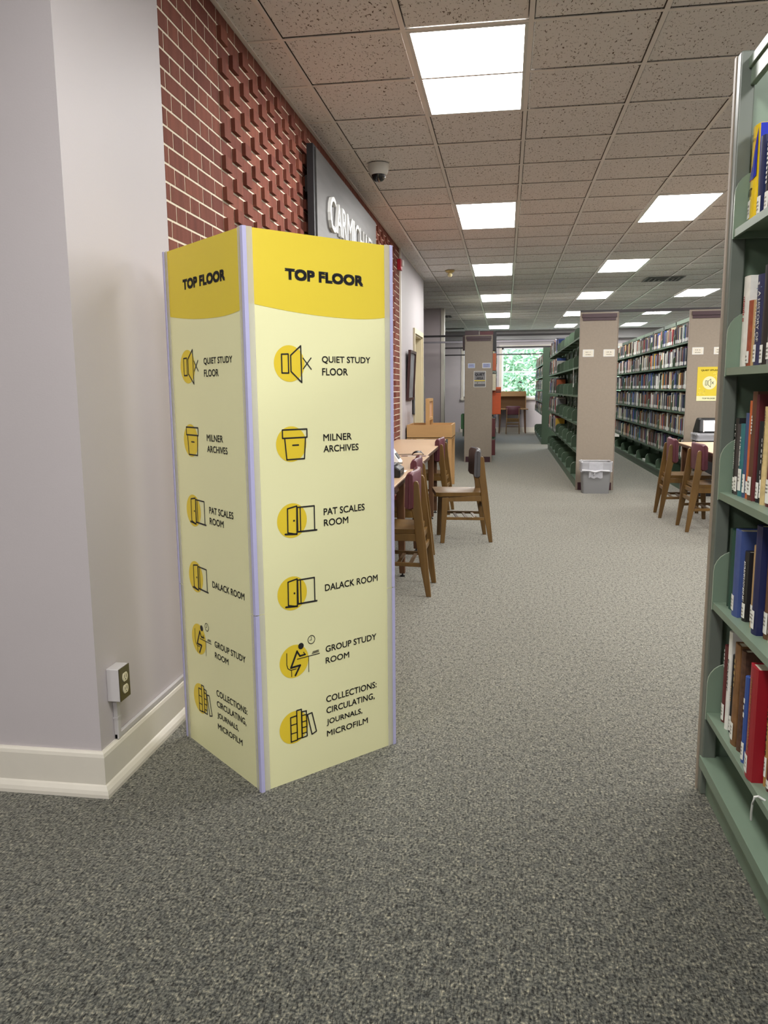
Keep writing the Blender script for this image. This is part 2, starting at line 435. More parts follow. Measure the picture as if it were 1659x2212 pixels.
LINES = [('QUIET STUDY',.278,.480,1.421,1.446),('FLOOR',.278,.383,1.383,1.407),('MILNER',.277,.395,1.166,1.189),('ARCHIVES',.277,.424,1.128,1.151),
 ('PAT SCALES',.272,.447,.914,.938),('ROOM',.272,.375,.876,.900),('DALACK ROOM',.271,.502,.649,.673),('GROUP STUDY',.268,.493,.430,.453),('ROOM',.267,.369,.389,.411),
 ('COLLECTIONS:',.266,.492,.246,.270),('CIRCULATING,',.266,.482,.201,.228),('JOURNALS,',.266,.424,.158,.184),('MICROFILM',.266,.449,.119,.141)]
def icons(kind, b, F, o):
    W = .0048
    if kind == 'speaker':
        stroke(b, [(.123,1.449),(.148,1.450),(.148,1.390),(.123,1.390)], W, F, o, True)
        stroke(b, [(.157,1.446),(.196,1.477),(.197,1.360),(.157,1.395)], W, F, o, True)
        stroke(b, [(.204,1.438),(.235,1.403)], W*.8, F, o); stroke(b, [(.204,1.404),(.235,1.439)], W*.8, F, o)
    elif kind == 'box':
        stroke(b, [(.118,1.209),(.212,1.209),(.212,1.182),(.118,1.182)], W, F, o, True)
        stroke(b, [(.126,1.182),(.132,1.112),(.200,1.112),(.206,1.182)], W, F, o)
        stroke(b, [(.156,1.158),(.178,1.158)], W, F, o)
    elif kind.startswith('door'):
        dz = 0 if kind == 'door0' else -.246; dx = 0 if kind == 'door0' else -.006
        S = lambda *p: [(x+dx, z+dz) for x, z in p]
        stroke(b, S((.129,.951),(.165,.957),(.163,.862),(.128,.871)), W, F, o, True)
        stroke(b, S((.165,.952),(.234,.951),(.234,.870)), W, F, o)
        stroke(b, S((.167,.948),(.167,.870)), W*.9, F, o); stroke(b, S((.178,.948),(.178,.870)), W*.9, F, o)
        stroke(b, S((.118,.867),(.163,.863)), W*1.3, F, o); stroke(b, S((.166,.870),(.242,.868)), W*1.2, F, o)
        disc(b, .153+dx, .909+dz, .0036, F, o, 0, 14)
    elif kind == 'study':
        stroke(b, [(.110,.461),(.109,.421),(.113,.407),(.124,.399),(.146,.399)], W*.6, F, o); stroke(b, [(.127,.398),(.127,.376)], W*.6, F, o)
        stroke(b, [(.151,.460),(.125,.407),(.162,.408),(.142,.377)], W*1.5, F, o); stroke(b, [(.151,.459),(.162,.441),(.183,.442)], W*1.3, F, o); stroke(b, [(.177,.451),(.182,.443)], W*.7, F, o)
        disc(b, .167, .475, .0112, F, o, 0, 24)
        stroke(b, [(.151,.432),(.242,.433)], W*.6, F, o); stroke(b, [(.197,.432),(.196,.377)], W*.5, F, o)
        for k in range(3): stroke(b, [(.211+.002*k,.4385+.0032*k),(.239,.4395+.0032*k)], W*.4, F, o)
        stroke(b, [(.210+.014*math.cos(t*math.pi/12), .489+.0145*math.sin(t*math.pi/12)) for t in range(24)], W*.5, F, o, True)
        stroke(b, [(.210,.499),(.210,.488),(.203,.488)], W*.4, F, o)
    else:
        for q in ([(.118,.231),(.143,.232),(.143,.144),(.118,.143)], [(.143,.250),(.162,.250),(.162,.147),(.143,.146)], [(.163,.240),(.182,.239),(.183,.147),(.163,.146)], [(.186,.224),(.205,.226),(.222,.153),(.203,.147)]):
            stroke(b, q, W*.95, F, o, True)
        for a, c in (((.118,.203),(.143,.203)), ((.118,.172),(.143,.172)), ((.164,.226),(.182,.226)), ((.164,.203),(.182,.203)), ((.164,.182),(.182,.182)), ((.164,.161),(.182,.161))): stroke(b, [a, c], W*.8, F, o)
for i, (org, d, n) in enumerate(faces):
    F = face_frame(org, d, n)
    pb = MB()
    pb.add([F(.004,0,0),F(WP-.004,0,0),F(WP-.004,HP,0),F(.004,HP,0),F(.004,0,-.008),F(WP-.004,0,-.008),F(WP-.004,HP,-.008),F(.004,HP,-.008)],
           [(0,1,2,3),(7,6,5,4),(0,4,5,1),(1,5,6,2),(2,6,7,3),(3,7,4,0)])
    pn = obj('panel', pb, pale, tower)
    hb = MB(); N = 24; top = []; bot = []
    for k in range(N+1):
        u = .005 + (WP-.01)*k/N
        zb = 1.5715 + (.19 if u < .41 else .55)*(u-.41)**2
        top.append(F(u, HP, .0006)); bot.append(F(u, zb, .0006))
    hb.add(bot + top, [(k, k+1, N+2+k, N+1+k) for k in range(N)])
    obj('header_band', hb, yel, pn)
    if i > 1: continue                 # only the two faces in view carry readable print
    tb = MB(); put_text(tb, 'TOP FLOOR', .144, .454, 1.680, 1.716, F, .0012, bold=.075); obj('heading_lettering', tb, ink, pn)
    nd = 0
    for kind, (u, z) in ITEMS:
        db = MB(); disc(db, u, z, .0578, F, .0006); obj('icon_disc', db, dsc, pn)
        kk = kind
        if kind == 'door': kk = 'door%d' % nd; nd += 1
        ib = MB(); icons(kk, ib, F, .0012); obj('icon', ib, ink, pn)
    for s, u0, u1, z0, z1 in LINES:
        lb = MB(); put_text(lb, s, u0, u1, z0, z1, F, .0012, bold=.016); obj('lettering', lb, ink, pn)
clip_m = mat('clear_clip', (222,220,212), .2, alpha=.38); bead_m = mat('clip_bead', (190,188,228), .2, alpha=.9)
for i, (p, d1, d2) in enumerate((((0,0,0), eR, eL), (eR*WP, -eR, eL), (eL*WP, eR, -eL), (eR*WP+eL*WP, -eR, -eL))):
    p = Vector(p); n1 = [f for f in faces if abs((p-f[0]).dot(f[2])) < 1e-4]
    for z0, z1 in ((.0, .612), (.615, HP+.002)):
        fb = MB()
        for dd in (d1, d2):
            other = d2 if dd is d1 else d1
            o_ = -other*.0016
            q = [p + o_, p + dd*.03 + o_, p + dd*.03 + o_*2, p + o_*2]
            fb.prism([(v.x, v.y) for v in q], lambda u, v, w_: (u, v, w_), z0, z1)
        cl = obj('corner_clip', fb, clip_m, tower)
        q0 = p - (d1+d2)*.003
        fb2 = MB().prism([((q0 + d1*a + d2*c).x, (q0 + d1*a + d2*c).y) for a, c in ((-.002,-.002),(.011,-.003),(.011,.0),(.0,.0),(.0,.011),(-.003,.011))], lambda u, v, w_: (u, v, w_), z0, z1)
        obj('bead', fb2, bead_m, cl)

# ------------------------------------------------------------------ surface outlet on the pier side
gal = mat('painted_metal', (188,184,184), .4); brass = mat('olive_cover', (92,86,62), .35, metal=.6); ivory = mat('ivory_receptacle', (214,206,176), .4)
e = empty('wall_outlet', (XW, 2.36, .30)); tag(e, 'surface-mounted double outlet with conduit on the pier side', 'outlet')
def OF(u, z, o): return (o, u, z)
obj('back_box', MB().box(0, .045, 0, .072, 0, .115), gal, e, bevel=.003)
pl = obj('cover_plate', MB().box(.045, .048, .001, .071, .001, .114), brass, e)
for zc in (.036, .078):
    rb = MB(); n = 20
    rb.prism([(.036+.017*math.cos(k*2*math.pi/n), zc+max(-.0145, min(.0145, .018*math.sin(k*2*math.pi/n)))) for k in range(n)], lambda u, v, w_: (w_, u, v), .048, .051)
    rc = obj('receptacle', rb, ivory, pl)
    obj('slot', MB().box(.051,.0514,.028,.030,zc-.002,zc+.008).box(.051,.0514,.041,.043,zc-.003,zc+.009).box(.051,.0514,.034,.038,zc-.010,zc-.006), ink, pl)
obj('conduit', MB().box(0, .016, .03, .052, -.148, 0), gal, e, bevel=.003)
obj('conduit_joint', MB().box(0, .0175, .029, .053, -.075, -.068), gal, e)
obj('raceway', MB().box(0, .014, .03, .62, -.148, -.128), gal, e, bevel=.003)

# ------------------------------------------------------------------ big metal name sign on the bricks
steel = mat('brushed_steel', (86,85,84), .5, metal=.5, noise=.2, nscale=5, stretch=(1,.35,3)); dark_frame = mat('black_frame', (36,38,42), .5)
lett = mat('raised_letter', (236,236,234), .4, metal=.1)
e = empty('name_sign', (XW, 5.13, 1.7)); tag(e, 'large brushed steel wall sign with raised white capital letters and black frame', 'sign')
SX0, SX1, SY1, SZ0, SZ1 = .05, .10, 2.42, 0, 1.175
obj('frame', MB().box(SX0, SX1-.008, .0, .03, SZ0, SZ1).box(SX0, SX1-.008, SY1-.03, SY1, SZ0, SZ1).box(SX0, SX1-.008, .03, SY1-.03, SZ1-.03, SZ1).box(SX0, SX1-.008, .03, SY1-.03, SZ0, SZ0+.03), dark_frame, e)
for ya in (.06, SY1-.1):
    for za in (.2, .9): obj('stand_off', MB().box(.020, SX0, ya, ya+.04, za, za+.1), dark_frame, e)
obj('plate', MB().box(SX1-.02, SX1, .05, SY1, SZ0, SZ1-.01), steel, e)
word = 'CARMICHAEL'; y0, y1 = .345, 2.17
adv = [1.05, 1.0, .92, 1.2, .42, 1.05, 1.05, 1.0, .82, .74]; tot = sum(adv)
yy = y0
for k, ch in enumerate(word):
    wch = adv[k]/tot*(y1-y0)
    big = (k == 0); z1 = .955 + (0 if big else -.012); z0 = .735 if not big else .72
    lb = MB()
    vs, fs, a, b_, c, d_ = text_geo(ch, 0.0)
    gap = .025
    def LF(x, y_, o): return (SX1+o, yy+gap/2+(x-a)/(b_-a)*(wch-gap), z0+(y_-c)/(d_-c)*(z1-z0))
    nv = len(vs)
    # extrude the flat glyph: front, back and rim
    from collections import Counter
    ec = Counter()
    for f in fs:
        for p_, q_ in zip(f, f[1:]+f[:1]): ec[(min(p_, q_), max(p_, q_))] += 1
    rim = []
    for f in fs:
        for p_, q_ in zip(f, f[1:]+f[:1]):
            if ec[(min(p_, q_), max(p_, q_))] == 1: rim.append((p_, q_, q_+nv, p_+nv))
    lb.add([LF(x, y_, .022) for x, y_, _ in vs] + [LF(x, y_, 0.0) for x, y_, _ in vs], list(fs) + rim)
    obj('letter', lb, lett, e)
    yy += wch

# ------------------------------------------------------------------ wall and ceiling fittings
red = mat('alarm_red', (176,34,48), .35)
e = empty('fire_alarm', (XW, 9.74, 2.76)); tag(e, 'small red and white fire alarm strobe high on the brick wall', 'alarm')
obj('housing', MB().box(.0, .05, 0, .12, 0, .13), red, e, bevel=.006); obj('strobe_lens', MB().box(.05, .075, .03, .09, .045, .12), white_pl, e, bevel=.008)
e = empty('framed_picture', (XW, 10.52, 1.19)); tag(e, 'dark wood framed grey picture on the painted wall by the door', 'picture')
fr = MB(); P = lambda u, v, w_: (w_ + v*.05, u, v)
for a in ((0,.66,0,.035),(0,.66,.625,.66),(0,.035,.035,.625),(.625,.66,.035,.625)): fr.prism([(a[0],a[2]),(a[1],a[2]),(a[1],a[3]),(a[0],a[3])], P, .005, .04)
obj('frame', fr, mat('picture_frame_wood', (58,26,24), .35), e)
obj('print', MB().prism([(.035,.035),(.625,.035),(.625,.625),(.035,.625)], P, .008, .02), mat('grey_print', (128,130,134), .3, noise=.35, nscale=9), e)
plq = mat('plaque_grey', (92,94,100), .35, noise=.12, nscale=40)
e = empty('wall_plaque', (XW, 11.25, .99)); tag(e, 'narrow speckled grey plaque beside the door frame under the picture', 'plaque')
obj('plate', MB().box(0,.02,0,.15,0,.44), plq, e); obj('edging', MB().box(0,.024,-.008,0,-.008,.448).box(0,.024,.15,.158,-.008,.448).box(0,.024,0,.15,.44,.448).box(0,.024,0,.15,-.008,0), black, e)
e = empty('door_number_sign', (XW, 12.64, .98)); tag(e, 'plain dark grey plate at the wall end past the door', 'plaque')
obj('plate', MB().box(0,.02,0,.2,0,.55), mat('plate_grey', (104,104,100), .5), e); obj('fixing', MB().lathe([(.008,0),(.008,.006)], (.0,.0,0), 10), chrome, e, loc=(.022,.18,.12))

e = empty('security_camera', (-.99, 6.30, CZ)); tag(e, 'white dome security camera with dark lens bubble under the ceiling', 'security camera')
obj('housing', MB().lathe([(.082,-.004),(.082,-.012),(.078,-.045),(.066,-.075),(.058,-.082)], (0,0,0), 32), white_pl, e, smooth=True)
obj('dome', MB().lathe([(.056,-.08),(.054,-.095),(.045,-.113),(.028,-.127),(.008,-.132)], (0,0,0), 28), mat('dome_black', (12,12,16), .06, coat=1), e, smooth=True)
e = empty('smoke_detector', (-.83, 11.9, CZ)); tag(e, 'small brass-coloured ceiling detector with round bulb', 'smoke detector')
brs = mat('old_brass', (176,152,96), .35, metal=.4)
obj('base', MB().lathe([(.07,-.003),(.07,-.012),(.055,-.03),(.03,-.038)], (0,0,0), 24), brs, e, smooth=True); obj('bulb', MB().lathe([(.018,-.036),(.034,-.055),(.036,-.07),(.026,-.09),(.01,-.097)], (0,0,0), 20), mat('bulb_cream', (222,208,160), .3), e, smooth=True)
vent_m = mat('vent_metal', (120,118,114), .5); vent_d = mat('vent_dark', (44,44,44), .7)
def diffuser(name, x, y, wx, wy, label):
    e = empty(name, (x, y, CZ)); tag(e, label, 'vent')
    fb = MB()
    for k in range(4):
        a, b_ = wx/2-.07*k, wy/2-.07*k; t = .022; z = -.004-.006*k
        if a < .06 or b_ < .06: break
        q = MB().box(-a, a, -b_, -b_+t, z-.004, z).box(-a, a, b_-t, b_, z-.004, z).box(-a, -a+t, -b_+t, b_-t, z-.004, z).box(a-t, a, -b_+t, b_-t, z-.004, z)
        obj('louvre_ring', q, vent_m, e)
    obj('throat', MB().box(-wx/2+.01, wx/2-.01, -wy/2+.01, wy/2-.01, -.003, -.001), vent_d, e)
diffuser('air_diffuser', 2.47, 13.55, .58, .58, 'square stepped air diffuser in the ceiling above the stacks')
diffuser('air_diffuser', -1.55, 19.3, .5, .5, 'small dark air vent in the ceiling past the mauve wall')
diffuser('air_diffuser', -1.5, 23.2, .6, .4, 'wide air vent in the ceiling just before the window wall')

# ------------------------------------------------------------------ wooden chairs
def make_chair(pad, label, name='reading_chair'):
    e = empty(name); tag(e, label, 'chair', 'wooden reading chairs')
    X = -.24
    leg_poly = [(0,0),(.034,.35),(.066,.60),(.080,.735),(.088,.752),(.101,.756),(.112,.748),(.116,.735),(.136,.605),(.112,.50),(.100,.36),(.032,0)]
    for s in (-1, 1):
        y0 = s*.178
        obj('rear_leg', MB().prism([(x+X, z) for x, z in leg_poly], lambda u, v, w_: (u, w_ + s*.012*(1-v/.45 if v < .45 else 0), v), y0-.013, y0+.013), oak, e, bevel=.004)
        fl_ = MB().prism([(.459+X,0),(.424+X,.0),(.388+X,.405),(.446+X,.405)], lambda u, v, w_: (u, w_ + s*.012*(1-v/.45), v), s*.182-.015, s*.182+.015)
        obj('front_leg', fl_, oak, e, bevel=.004)
        obj('side_rail', MB().prism([(.085+X,.365),(.41+X,.365),(.41+X,.408),(.085+X,.412)], lambda u, v, w_: (u, w_, v), s*.18-.01, s*.18+.01), oak, e, bevel=.002)
        obj('side_stretcher', MB().prism([(.05+X,.195),(.43+X,.205),(.43+X,.229),(.055+X,.221)], lambda u, v, w_: (u, w_, v), s*.184-.008, s*.184+.008), oak, e, bevel=.002)
        for fx in (.014, .44): obj('glide', MB().lathe([(.012,-.0),(.012,.006)], (fx+X, s*.191, 0), 12), chrome, e)
    for fx in (.14, .22, .30): obj('rack_slat', MB().box(fx+X-.012, fx+X+.012, -.18, .18, .203, .212), oak, e)
    obj('rear_rail', MB().box(.06+X, .08+X, -.17, .17, .36, .40), oak, e, bevel=.002)
    obj('front_rail', MB().box(.40+X, .42+X, -.17, .17, .365, .405), oak, e, bevel=.002)
    obj('back_stretcher', MB().box(.045+X, .062+X, -.17, .17, .28, .315), oak, e, bevel=.002)
    # scooped seat
    N = 14; sb = MB(); top = []; bot = []
    for i in range(N+1):
        t = i/N; x = .075 + .425*t + X
        hw = .185 + .035*t
        cnr = max(0, 1-((.09-t)/.09)**2) if t < .09 else (max(.0, 1-((t-.93)/.07)**2*.10) if t > .93 else 1)
        hw *= .86+.14*cnr if t < .09 else cnr
        for j in range(N+1):
            s = -1+2*j/N; y = s*hw
            scoop = max(0, math.sin(math.pi*min(1, (t)/.78)))*.016*(1-s*s)*(1 if t < .78 else 0)
            top.append((x, y, .442-scoop+.006*t)); bot.append((x, y*.97, .412))
    M_ = N+1; sb.v = top+bot; nt_ = len(top)
    for i in range(N):
        for j in range(N):
            a = i*M_+j; sb.f.append((a, a+M_, a+M_+1, a+1)); sb.f.append((nt_+a+1, nt_+a+M_+1, nt_+a+M_, nt_+a))
    ringi = [j for j in range(M_)] + [i*M_+N for i in range(1, M_)] + [N*M_+j for j in range(N-1, -1, -1)] + [i*M_ for i in range(N-1, 0, -1)]
    for a, b_ in zip(ringi, ringi[1:]+ringi[:1]): sb.f.append((a, b_, nt_+b_, nt_+a))
    sb.m = [0]*len(sb.f); obj('seat', sb, oak, e, smooth=True)
    # curved padded back
    pb = MB(); NJ = 16; prof = [(-.006,.005),(.0,-.0),(.02,-.006),(.040,.0),(.047,.012),(.047,.22),(.040,.238),(.024,.246),(.008,.242),(0,.23),(-.004,.12)]
    K = len(prof); vs = []
    for j in range(NJ+1):
        s = -1+2*j/NJ; y = s*.205; sh = .028*s*s; k_ = 1 if abs(s) < .97 else .9
        for u, v in prof: vs.append((X+.094+sh+u-.05*(v-.05)*.6, y, .570+.12+(v-.12)*k_))
    fs = []
    for j in range(NJ):
        for k in range(K): fs.append((j*K+k, j*K+(k+1) % K, (j+1)*K+(k+1) % K, (j+1)*K+k))
    fs += [tuple(range(K))[::-1], tuple(NJ*K+k for k in range(K))]
    pb.add(vs, fs); bk = obj('backrest', pb, pad, e, smooth=True)
    sm = MB()
    for s in (-1, 1):
        sm.tube([(X+.094+.028+.020-.03*(v-.05), s*.2055, .570+v) for v in (.01,.06,.12,.18,.23)], .004, 6)
    obj('side_seam', sm, pad, bk)
    return e
PI = math.pi
ch = make_chair(vinyl_b, 'burgundy-backed wooden chair at the wall table, next to the yellow tower')
ch.location = (-.70, 5.15, 0); ch.rotation_euler.z = PI
def chair_copy(label, loc, rz):
    c = copy_tree(ch); c['label'] = label; c.location = loc; c.rotation_euler = (0,0,rz); return c
chair_copy('burgundy-backed wooden chair at the wall table, second along from the tower', (-.785, 6.08, 0), PI+.03)
chair_copy('burgundy-backed wooden chair at the wall tables, beside the wooden sorting box', (-.80, 8.55, 0), PI-.05)
chair_copy('burgundy-backed wooden chair at the square reading table, next to the near green bookcase', (1.90, 7.73, 0), .02)
chair_copy('burgundy-backed wooden chair at the square reading table, beside the full book stack', (1.82, 8.52, 0), -.05)
chair_copy('burgundy-backed wooden chair tucked into the study carrel below the window', (.22, 23.75, 0), PI/2)
gch = make_chair(vinyl_g, 'charcoal-backed wooden chair pulled out from the wall table')
gch.location = (-.365, 7.005, 0); gch.rotation_euler.z = PI + .17

# ------------------------------------------------------------------ tables
def make_table(name, x0, x1, y0, y1, label, inset=.55, lm=oakd):
    e = empty(name, ((x0+x1)/2, (y0+y1)/2, 0)); tag(e, label, 'table')
    a, b_ = (x1-x0)/2, (y1-y0)/2
    obj('tabletop', MB().box(-a, a, -b_, b_, .712, .74), lam, e, bevel=.003)
    obj('edge_band', MB().box(-a-.003, a+.003, -b_-.003, b_+.003, .708, .733), edge_dk, e)
    obj('apron', MB().box(-a+.08, a-.08, -b_+.1, -b_+.12, .63, .708).box(-a+.08, a-.08, b_-.12, b_-.1, .63, .708).box(-a+.06, -a+.08, -b_+.1, b_-.1, .63, .708).box(a-.08, a-.06, -b_+.1, b_-.1, .63, .708), lm, e)
    for sx in (-1, 1):
        for sy_ in (-1, 1):
            lx, ly = sx*(a-.055), sy_*(b_-inset)
            L = MB(); t, b2 = .030, .020; dx = sx*.012
            L.add([(lx-t,ly-t,.708),(lx+t,ly-t,.708),(lx+t,ly+t,.708),(lx-t,ly+t,.708),(lx+dx-b2,ly-b2,.025),(lx+dx+b2,ly-b2,.025),(lx+dx+b2,ly+b2,.025),(lx+dx-b2,ly+b2,.025)],
                  [(0,1,2,3),(7,6,5,4),(0,4,5,1),(1,5,6,2),(2,6,7,3),(3,7,4,0)])
            lg = obj('leg', L, lm, e, bevel=.004)
            obj('foot_glide', MB().lathe([(.018,0),(.018,.008),(.006,.012),(.006,.03)], (lx+dx, ly, 0), 14), black, lg)
    return e
make_table('wall_table', XW+.03, -.675, 4.80, 7.095, 'tan laminate table against the brick wall holding the card reader', .70)
make_table('wall_table', XW+.03, -.700, 7.11, 9.43, 'tan laminate table against the brick wall beside the sorting box', .95)
make_table('reading_table', 1.86, 2.96, 7.20, 8.98, 'square-cornered tan reading table with two chairs before the book stacks', .12)

# things on the wall tables
e = empty('computer_mouse', (-.79, 7.19, .74), .3); tag(e, 'black computer mouse on the wall table', 'mouse')
mb = MB(); prof = [(.0,.0),(.012,.022),(.03,.034),(.055,.038),(.08,.032),(.1,.018),(.112,.0)]; vs = []; K = 9
for k in range(K):
    s = -1+2*k/(K-1)
    for u, v in prof: vs.append((u-.056, s*.031*(1-.3*(abs(u-.056)/.056)**3), v*(1-.45*s*s)))
n = len(prof); fs = [(k*n+i, (k+1)*n+i, (k+1)*n+i+1, k*n+i+1) for k in range(K-1) for i in range(n-1)] + [tuple(k*n for k in range(K)) + tuple(k*n+n-1 for k in range(K-1, -1, -1))]
mb.add(vs, fs); obj('shell', mb, black, e, smooth=True); obj('wheel', MB().lathe([(.006,-.004),(.006,.004)], (0,0,0), 12), gal, e, loc=(.03,0,.033))
obj('cable', MB().tube([(-.056,0,.006),(-.12,.02,.004),(-.2,.0,.004),(-.3,.03,.004),(-.42,.02,.004)], .003, 6), black, e)
e = empty('mouse_pad', (-.80, 7.03, .74)); tag(e, 'thin cream and brown pad lying under the mouse edge', 'mouse pad')
obj('sheet', MB().box(-.12,.10,-.03,.035,0,.004), mat('pad_brown', (104,78,80), .6), e); obj('border', MB().box(-.06,.06,-.034,-.03,0,.005), paper, e)
e = empty('card_reader', (-.80, 5.38, .74)); tag(e, 'low black card reader box with silver trim on the wall table', 'card reader')
obj('body', MB().prism([(-.12,0),(.10,0),(.10,.055),(.07,.075),(-.12,.085)], lambda u, v, w_: (u, w_, v), -.11, .11), black, e, bevel=.01)
obj('lid', MB().box(-.10,.06,-.085,.085,.078,.09), mat('dark_grey_plastic', (58,58,60), .4), e, bevel=.006)
obj('trim_strip', MB().box(.1005,.103,-.09,.02,.030,.046).box(-.1,.09,.095,.104,.079,.0865), chrome, e)
e = empty('pamphlet_holder', (-.90, 6.10, .74)); tag(e, 'white tilted desktop holder on the wall table', 'holder')
obj('tray', MB().prism([(-.09,0),(.09,0),(.10,.035),(.02,.15),(-.01,.15),(-.09,.02)], lambda u, v, w_: (u, w_, v), -.08, .08), white_pl, e, bevel=.004)
obj('slot', MB().prism([(.055,.103),(.085,.060),(.088,.062),(.058,.105)], lambda u, v, w_: (u, w_, v), -.05, .05), black, e)
tag(obj('paper_sheet', MB().box(-.06, .05, -.05, .07, 0, .002), paper, None, loc=(-.765,5.70,.74)), 'sheet of white paper on the wall table behind the card reader', 'paper')
# wooden sorting box on legs
e = empty('sorting_box', (-.995, 10.80, 0)); tag(e, 'open maple sorting box on legs with an upright cork board', 'box')
b = MB(); a, d_, t = .30, .35, .02
for q in ((-a,a,-d_,-d_+t),(-a,a,d_-t,d_),(-a,-a+t,-d_+t,d_-t),(a-t,a,-d_+t,d_-t)):
    pass
def flare(s): return 0
obj('front_board', MB().prism([(-a,.69),(a,.69),(a,.865),(-a,.865)], lambda u, v, w_: (u, w_, v), -d_, -d_+t), maple, e)
obj('rear_board', MB().prism([(-a,.69),(a,.69),(a,.865),(-a,.865)], lambda u, v, w_: (u, w_, v), d_-t, d_), maple, e)
for s in (-1, 1): obj('side_board', MB().prism([(-d_+t,.69),(d_-t,.69),(d_-t,.865),(-d_+t,.865)], lambda u, v, w_: (s*w_, u, v), a-t, a), maple, e)
obj('bottom_board', MB().box(-a, a, -d_, d_, .68, .70), maple, e)
for sx in (-1, 1):
    for sy_ in (-1, 1): obj('leg', MB().box(sx*.27-.025, sx*.27+.025, sy_*.32-.025, sy_*.32+.025, 0, .68), maple, e, bevel=.003)
bd = obj('upright_board', MB().box(-.055,-.005,-.28,-.24,.70,1.21).box(-.055,-.005,.24,.28,.70,1.21).box(-.055,-.005,-.24,.24,1.17,1.21).box(-.055,-.005,-.24,.24,.92,.96), maple, e)
obj('cork_inset', MB().box(-.04,-.02,-.24,.24,.96,1.17), mat('cork', (186,140,104), .8, noise=.15, nscale=120), bd)
tag(obj('loose_paper', MB().prism([(-.10,-.14),(.10,-.10),(.07,.14),(-.12,.10)], lambda u, v, w_: (u, v, w_+u*.25), 0, .003), paper, None, loc=(-.80,10.72,.735)), 'cream paper lying in the sorting box', 'paper')
tag(obj('floor_plug', MB().box(-.05,.05,-.03,.03,0,.045), white_pl, None, bevel=.01, loc=(-.93,5.75,0)), 'white power block on the carpet under the wall table', 'power block')

# ------------------------------------------------------------------ books
PAL = {'black': (30,30,34), 'navy blue': (38,46,84), 'royal blue': (52,80,150), 'dark green': (44,66,56), 'maroon': (92,34,38), 'red': (160,40,42), 'brown': (98,66,46),
       'tan': (178,146,104), 'cream': (214,204,178), 'white': (226,224,218), 'grey': (120,120,122), 'orange': (190,96,54), 'teal': (44,110,118), 'yellow': (212,172,58), 'purple': (88,56,110)}
pages_m = mat('book_pages', (214,206,186), .8); label_m = mat('call_label_white', (232,232,228), .6)
def cover(c): return mat('cover_' + c.replace(' ', '_'), PAL[c], .42, noise=.08, nscale=40)
far_book = {}
def far_book_me(c):
    """unit book, spine facing -x: x 0..1 depth, y 0..1 thickness, z 0..1 height"""
    if c not in far_book:
        b = MB().box(0, 1, 0, 1, 0, .985, 0).box(.03, .98, .12, .88, .985, .99, 1)
        b.add([(-.012,.06,.05),(-.012,.94,.05),(-.012,.94,.24),(-.012,.06,.24)], [(3,2,1,0)], 2)
        me = b.mesh('book'); me.materials.append(cover(c)); me.materials.append(pages_m); me.materials.append(label_m); far_book[c] = me
    return far_book[c]
COLS = ['black']*9 + ['navy blue']*7 + ['grey']*9 + ['maroon']*6 + ['brown']*7 + ['white']*6 + ['cream']*4 + ['tan']*2 + ['royal blue']*3 + ['dark green']*3 + ['red', 'orange', 'teal', 'yellow', 'purple']
def book_mass(name, parent_label, slots, group):
    """slots: (x, y, z, depth, thick, height, colour, dir) joined as one uncountable mass"""
    b = MB(); names = list(PAL); idx = {c: i for i, c in enumerate(names)}
    for x, y, z, dp, th, h, c, dr in slots:
        x0, x1 = (x, x+dp) if dr < 0 else (x-dp, x)
        b.box(x0, x1, y, y+th*.96, z, z+h, idx[c])
        xl = x0-.002 if dr < 0 else x1+.002
        if c != 'white' or True: b.add([(xl, y+th*.08, z+.012), (xl, y+th*.88, z+.012), (xl, y+th*.88, z+.052), (xl, y+th*.08, z+.052)], [(0,1,2,3)], len(names))
        b.add([(x0+.004, y+th*.14, z+h+.0005), (x1-.01, y+th*.14, z+h+.0005), (x1-.01, y+th*.82, z+h+.0005), (x0+.004, y+th*.82, z+h+.0005)], [(0,1,2,3)], len(names)+1)
    o = obj(name, b, [cover(c) for c in names] + [label_m, pages_m]); o['kind'] = 'stuff'; tag(o, parent_label, 'books', group); return o

# ------------------------------------------------------------------ library ranges
SEC = .914
rim_m = mat('bracket_rim_highlight', (158,172,154), .3)
def shelf_mesh(depth, dr):
    b = MB()
    x0, x1 = (0, depth) if dr < 0 else (-depth, 0)
    b.box(x0, x1, .004, SEC-.004, -.004, 0)
    xf0, xf1 = (0, .006) if dr < 0 else (-.006, 0)
    b.box(xf0, xf1, .004, SEC-.004, -.024, 0); return b.mesh('shelf')
def bracket_mesh(depth, dr, h=.15, low=.03):
    pts = [(0,-low),(depth,-low),(depth,h+.02),(depth*.55,h+.02)]
    R = min(.065, depth*.3)
    for k in range(7):
        t = math.pi/2*k/6; pts.append((R-R*math.sin(t), h+.02-R+R*math.cos(t)))
    pts = [(x if dr < 0 else -x, z) for x, z in pts]
    b = MB().prism(pts, lambda u, v, w_: (u, w_, v), -.0035, .0035); n = len(pts)
    for k in range(2, len(b.f)): b.m[k] = 1           # edge faces take the lighter green, a painted-in rim highlight
    return b.mesh('bracket')
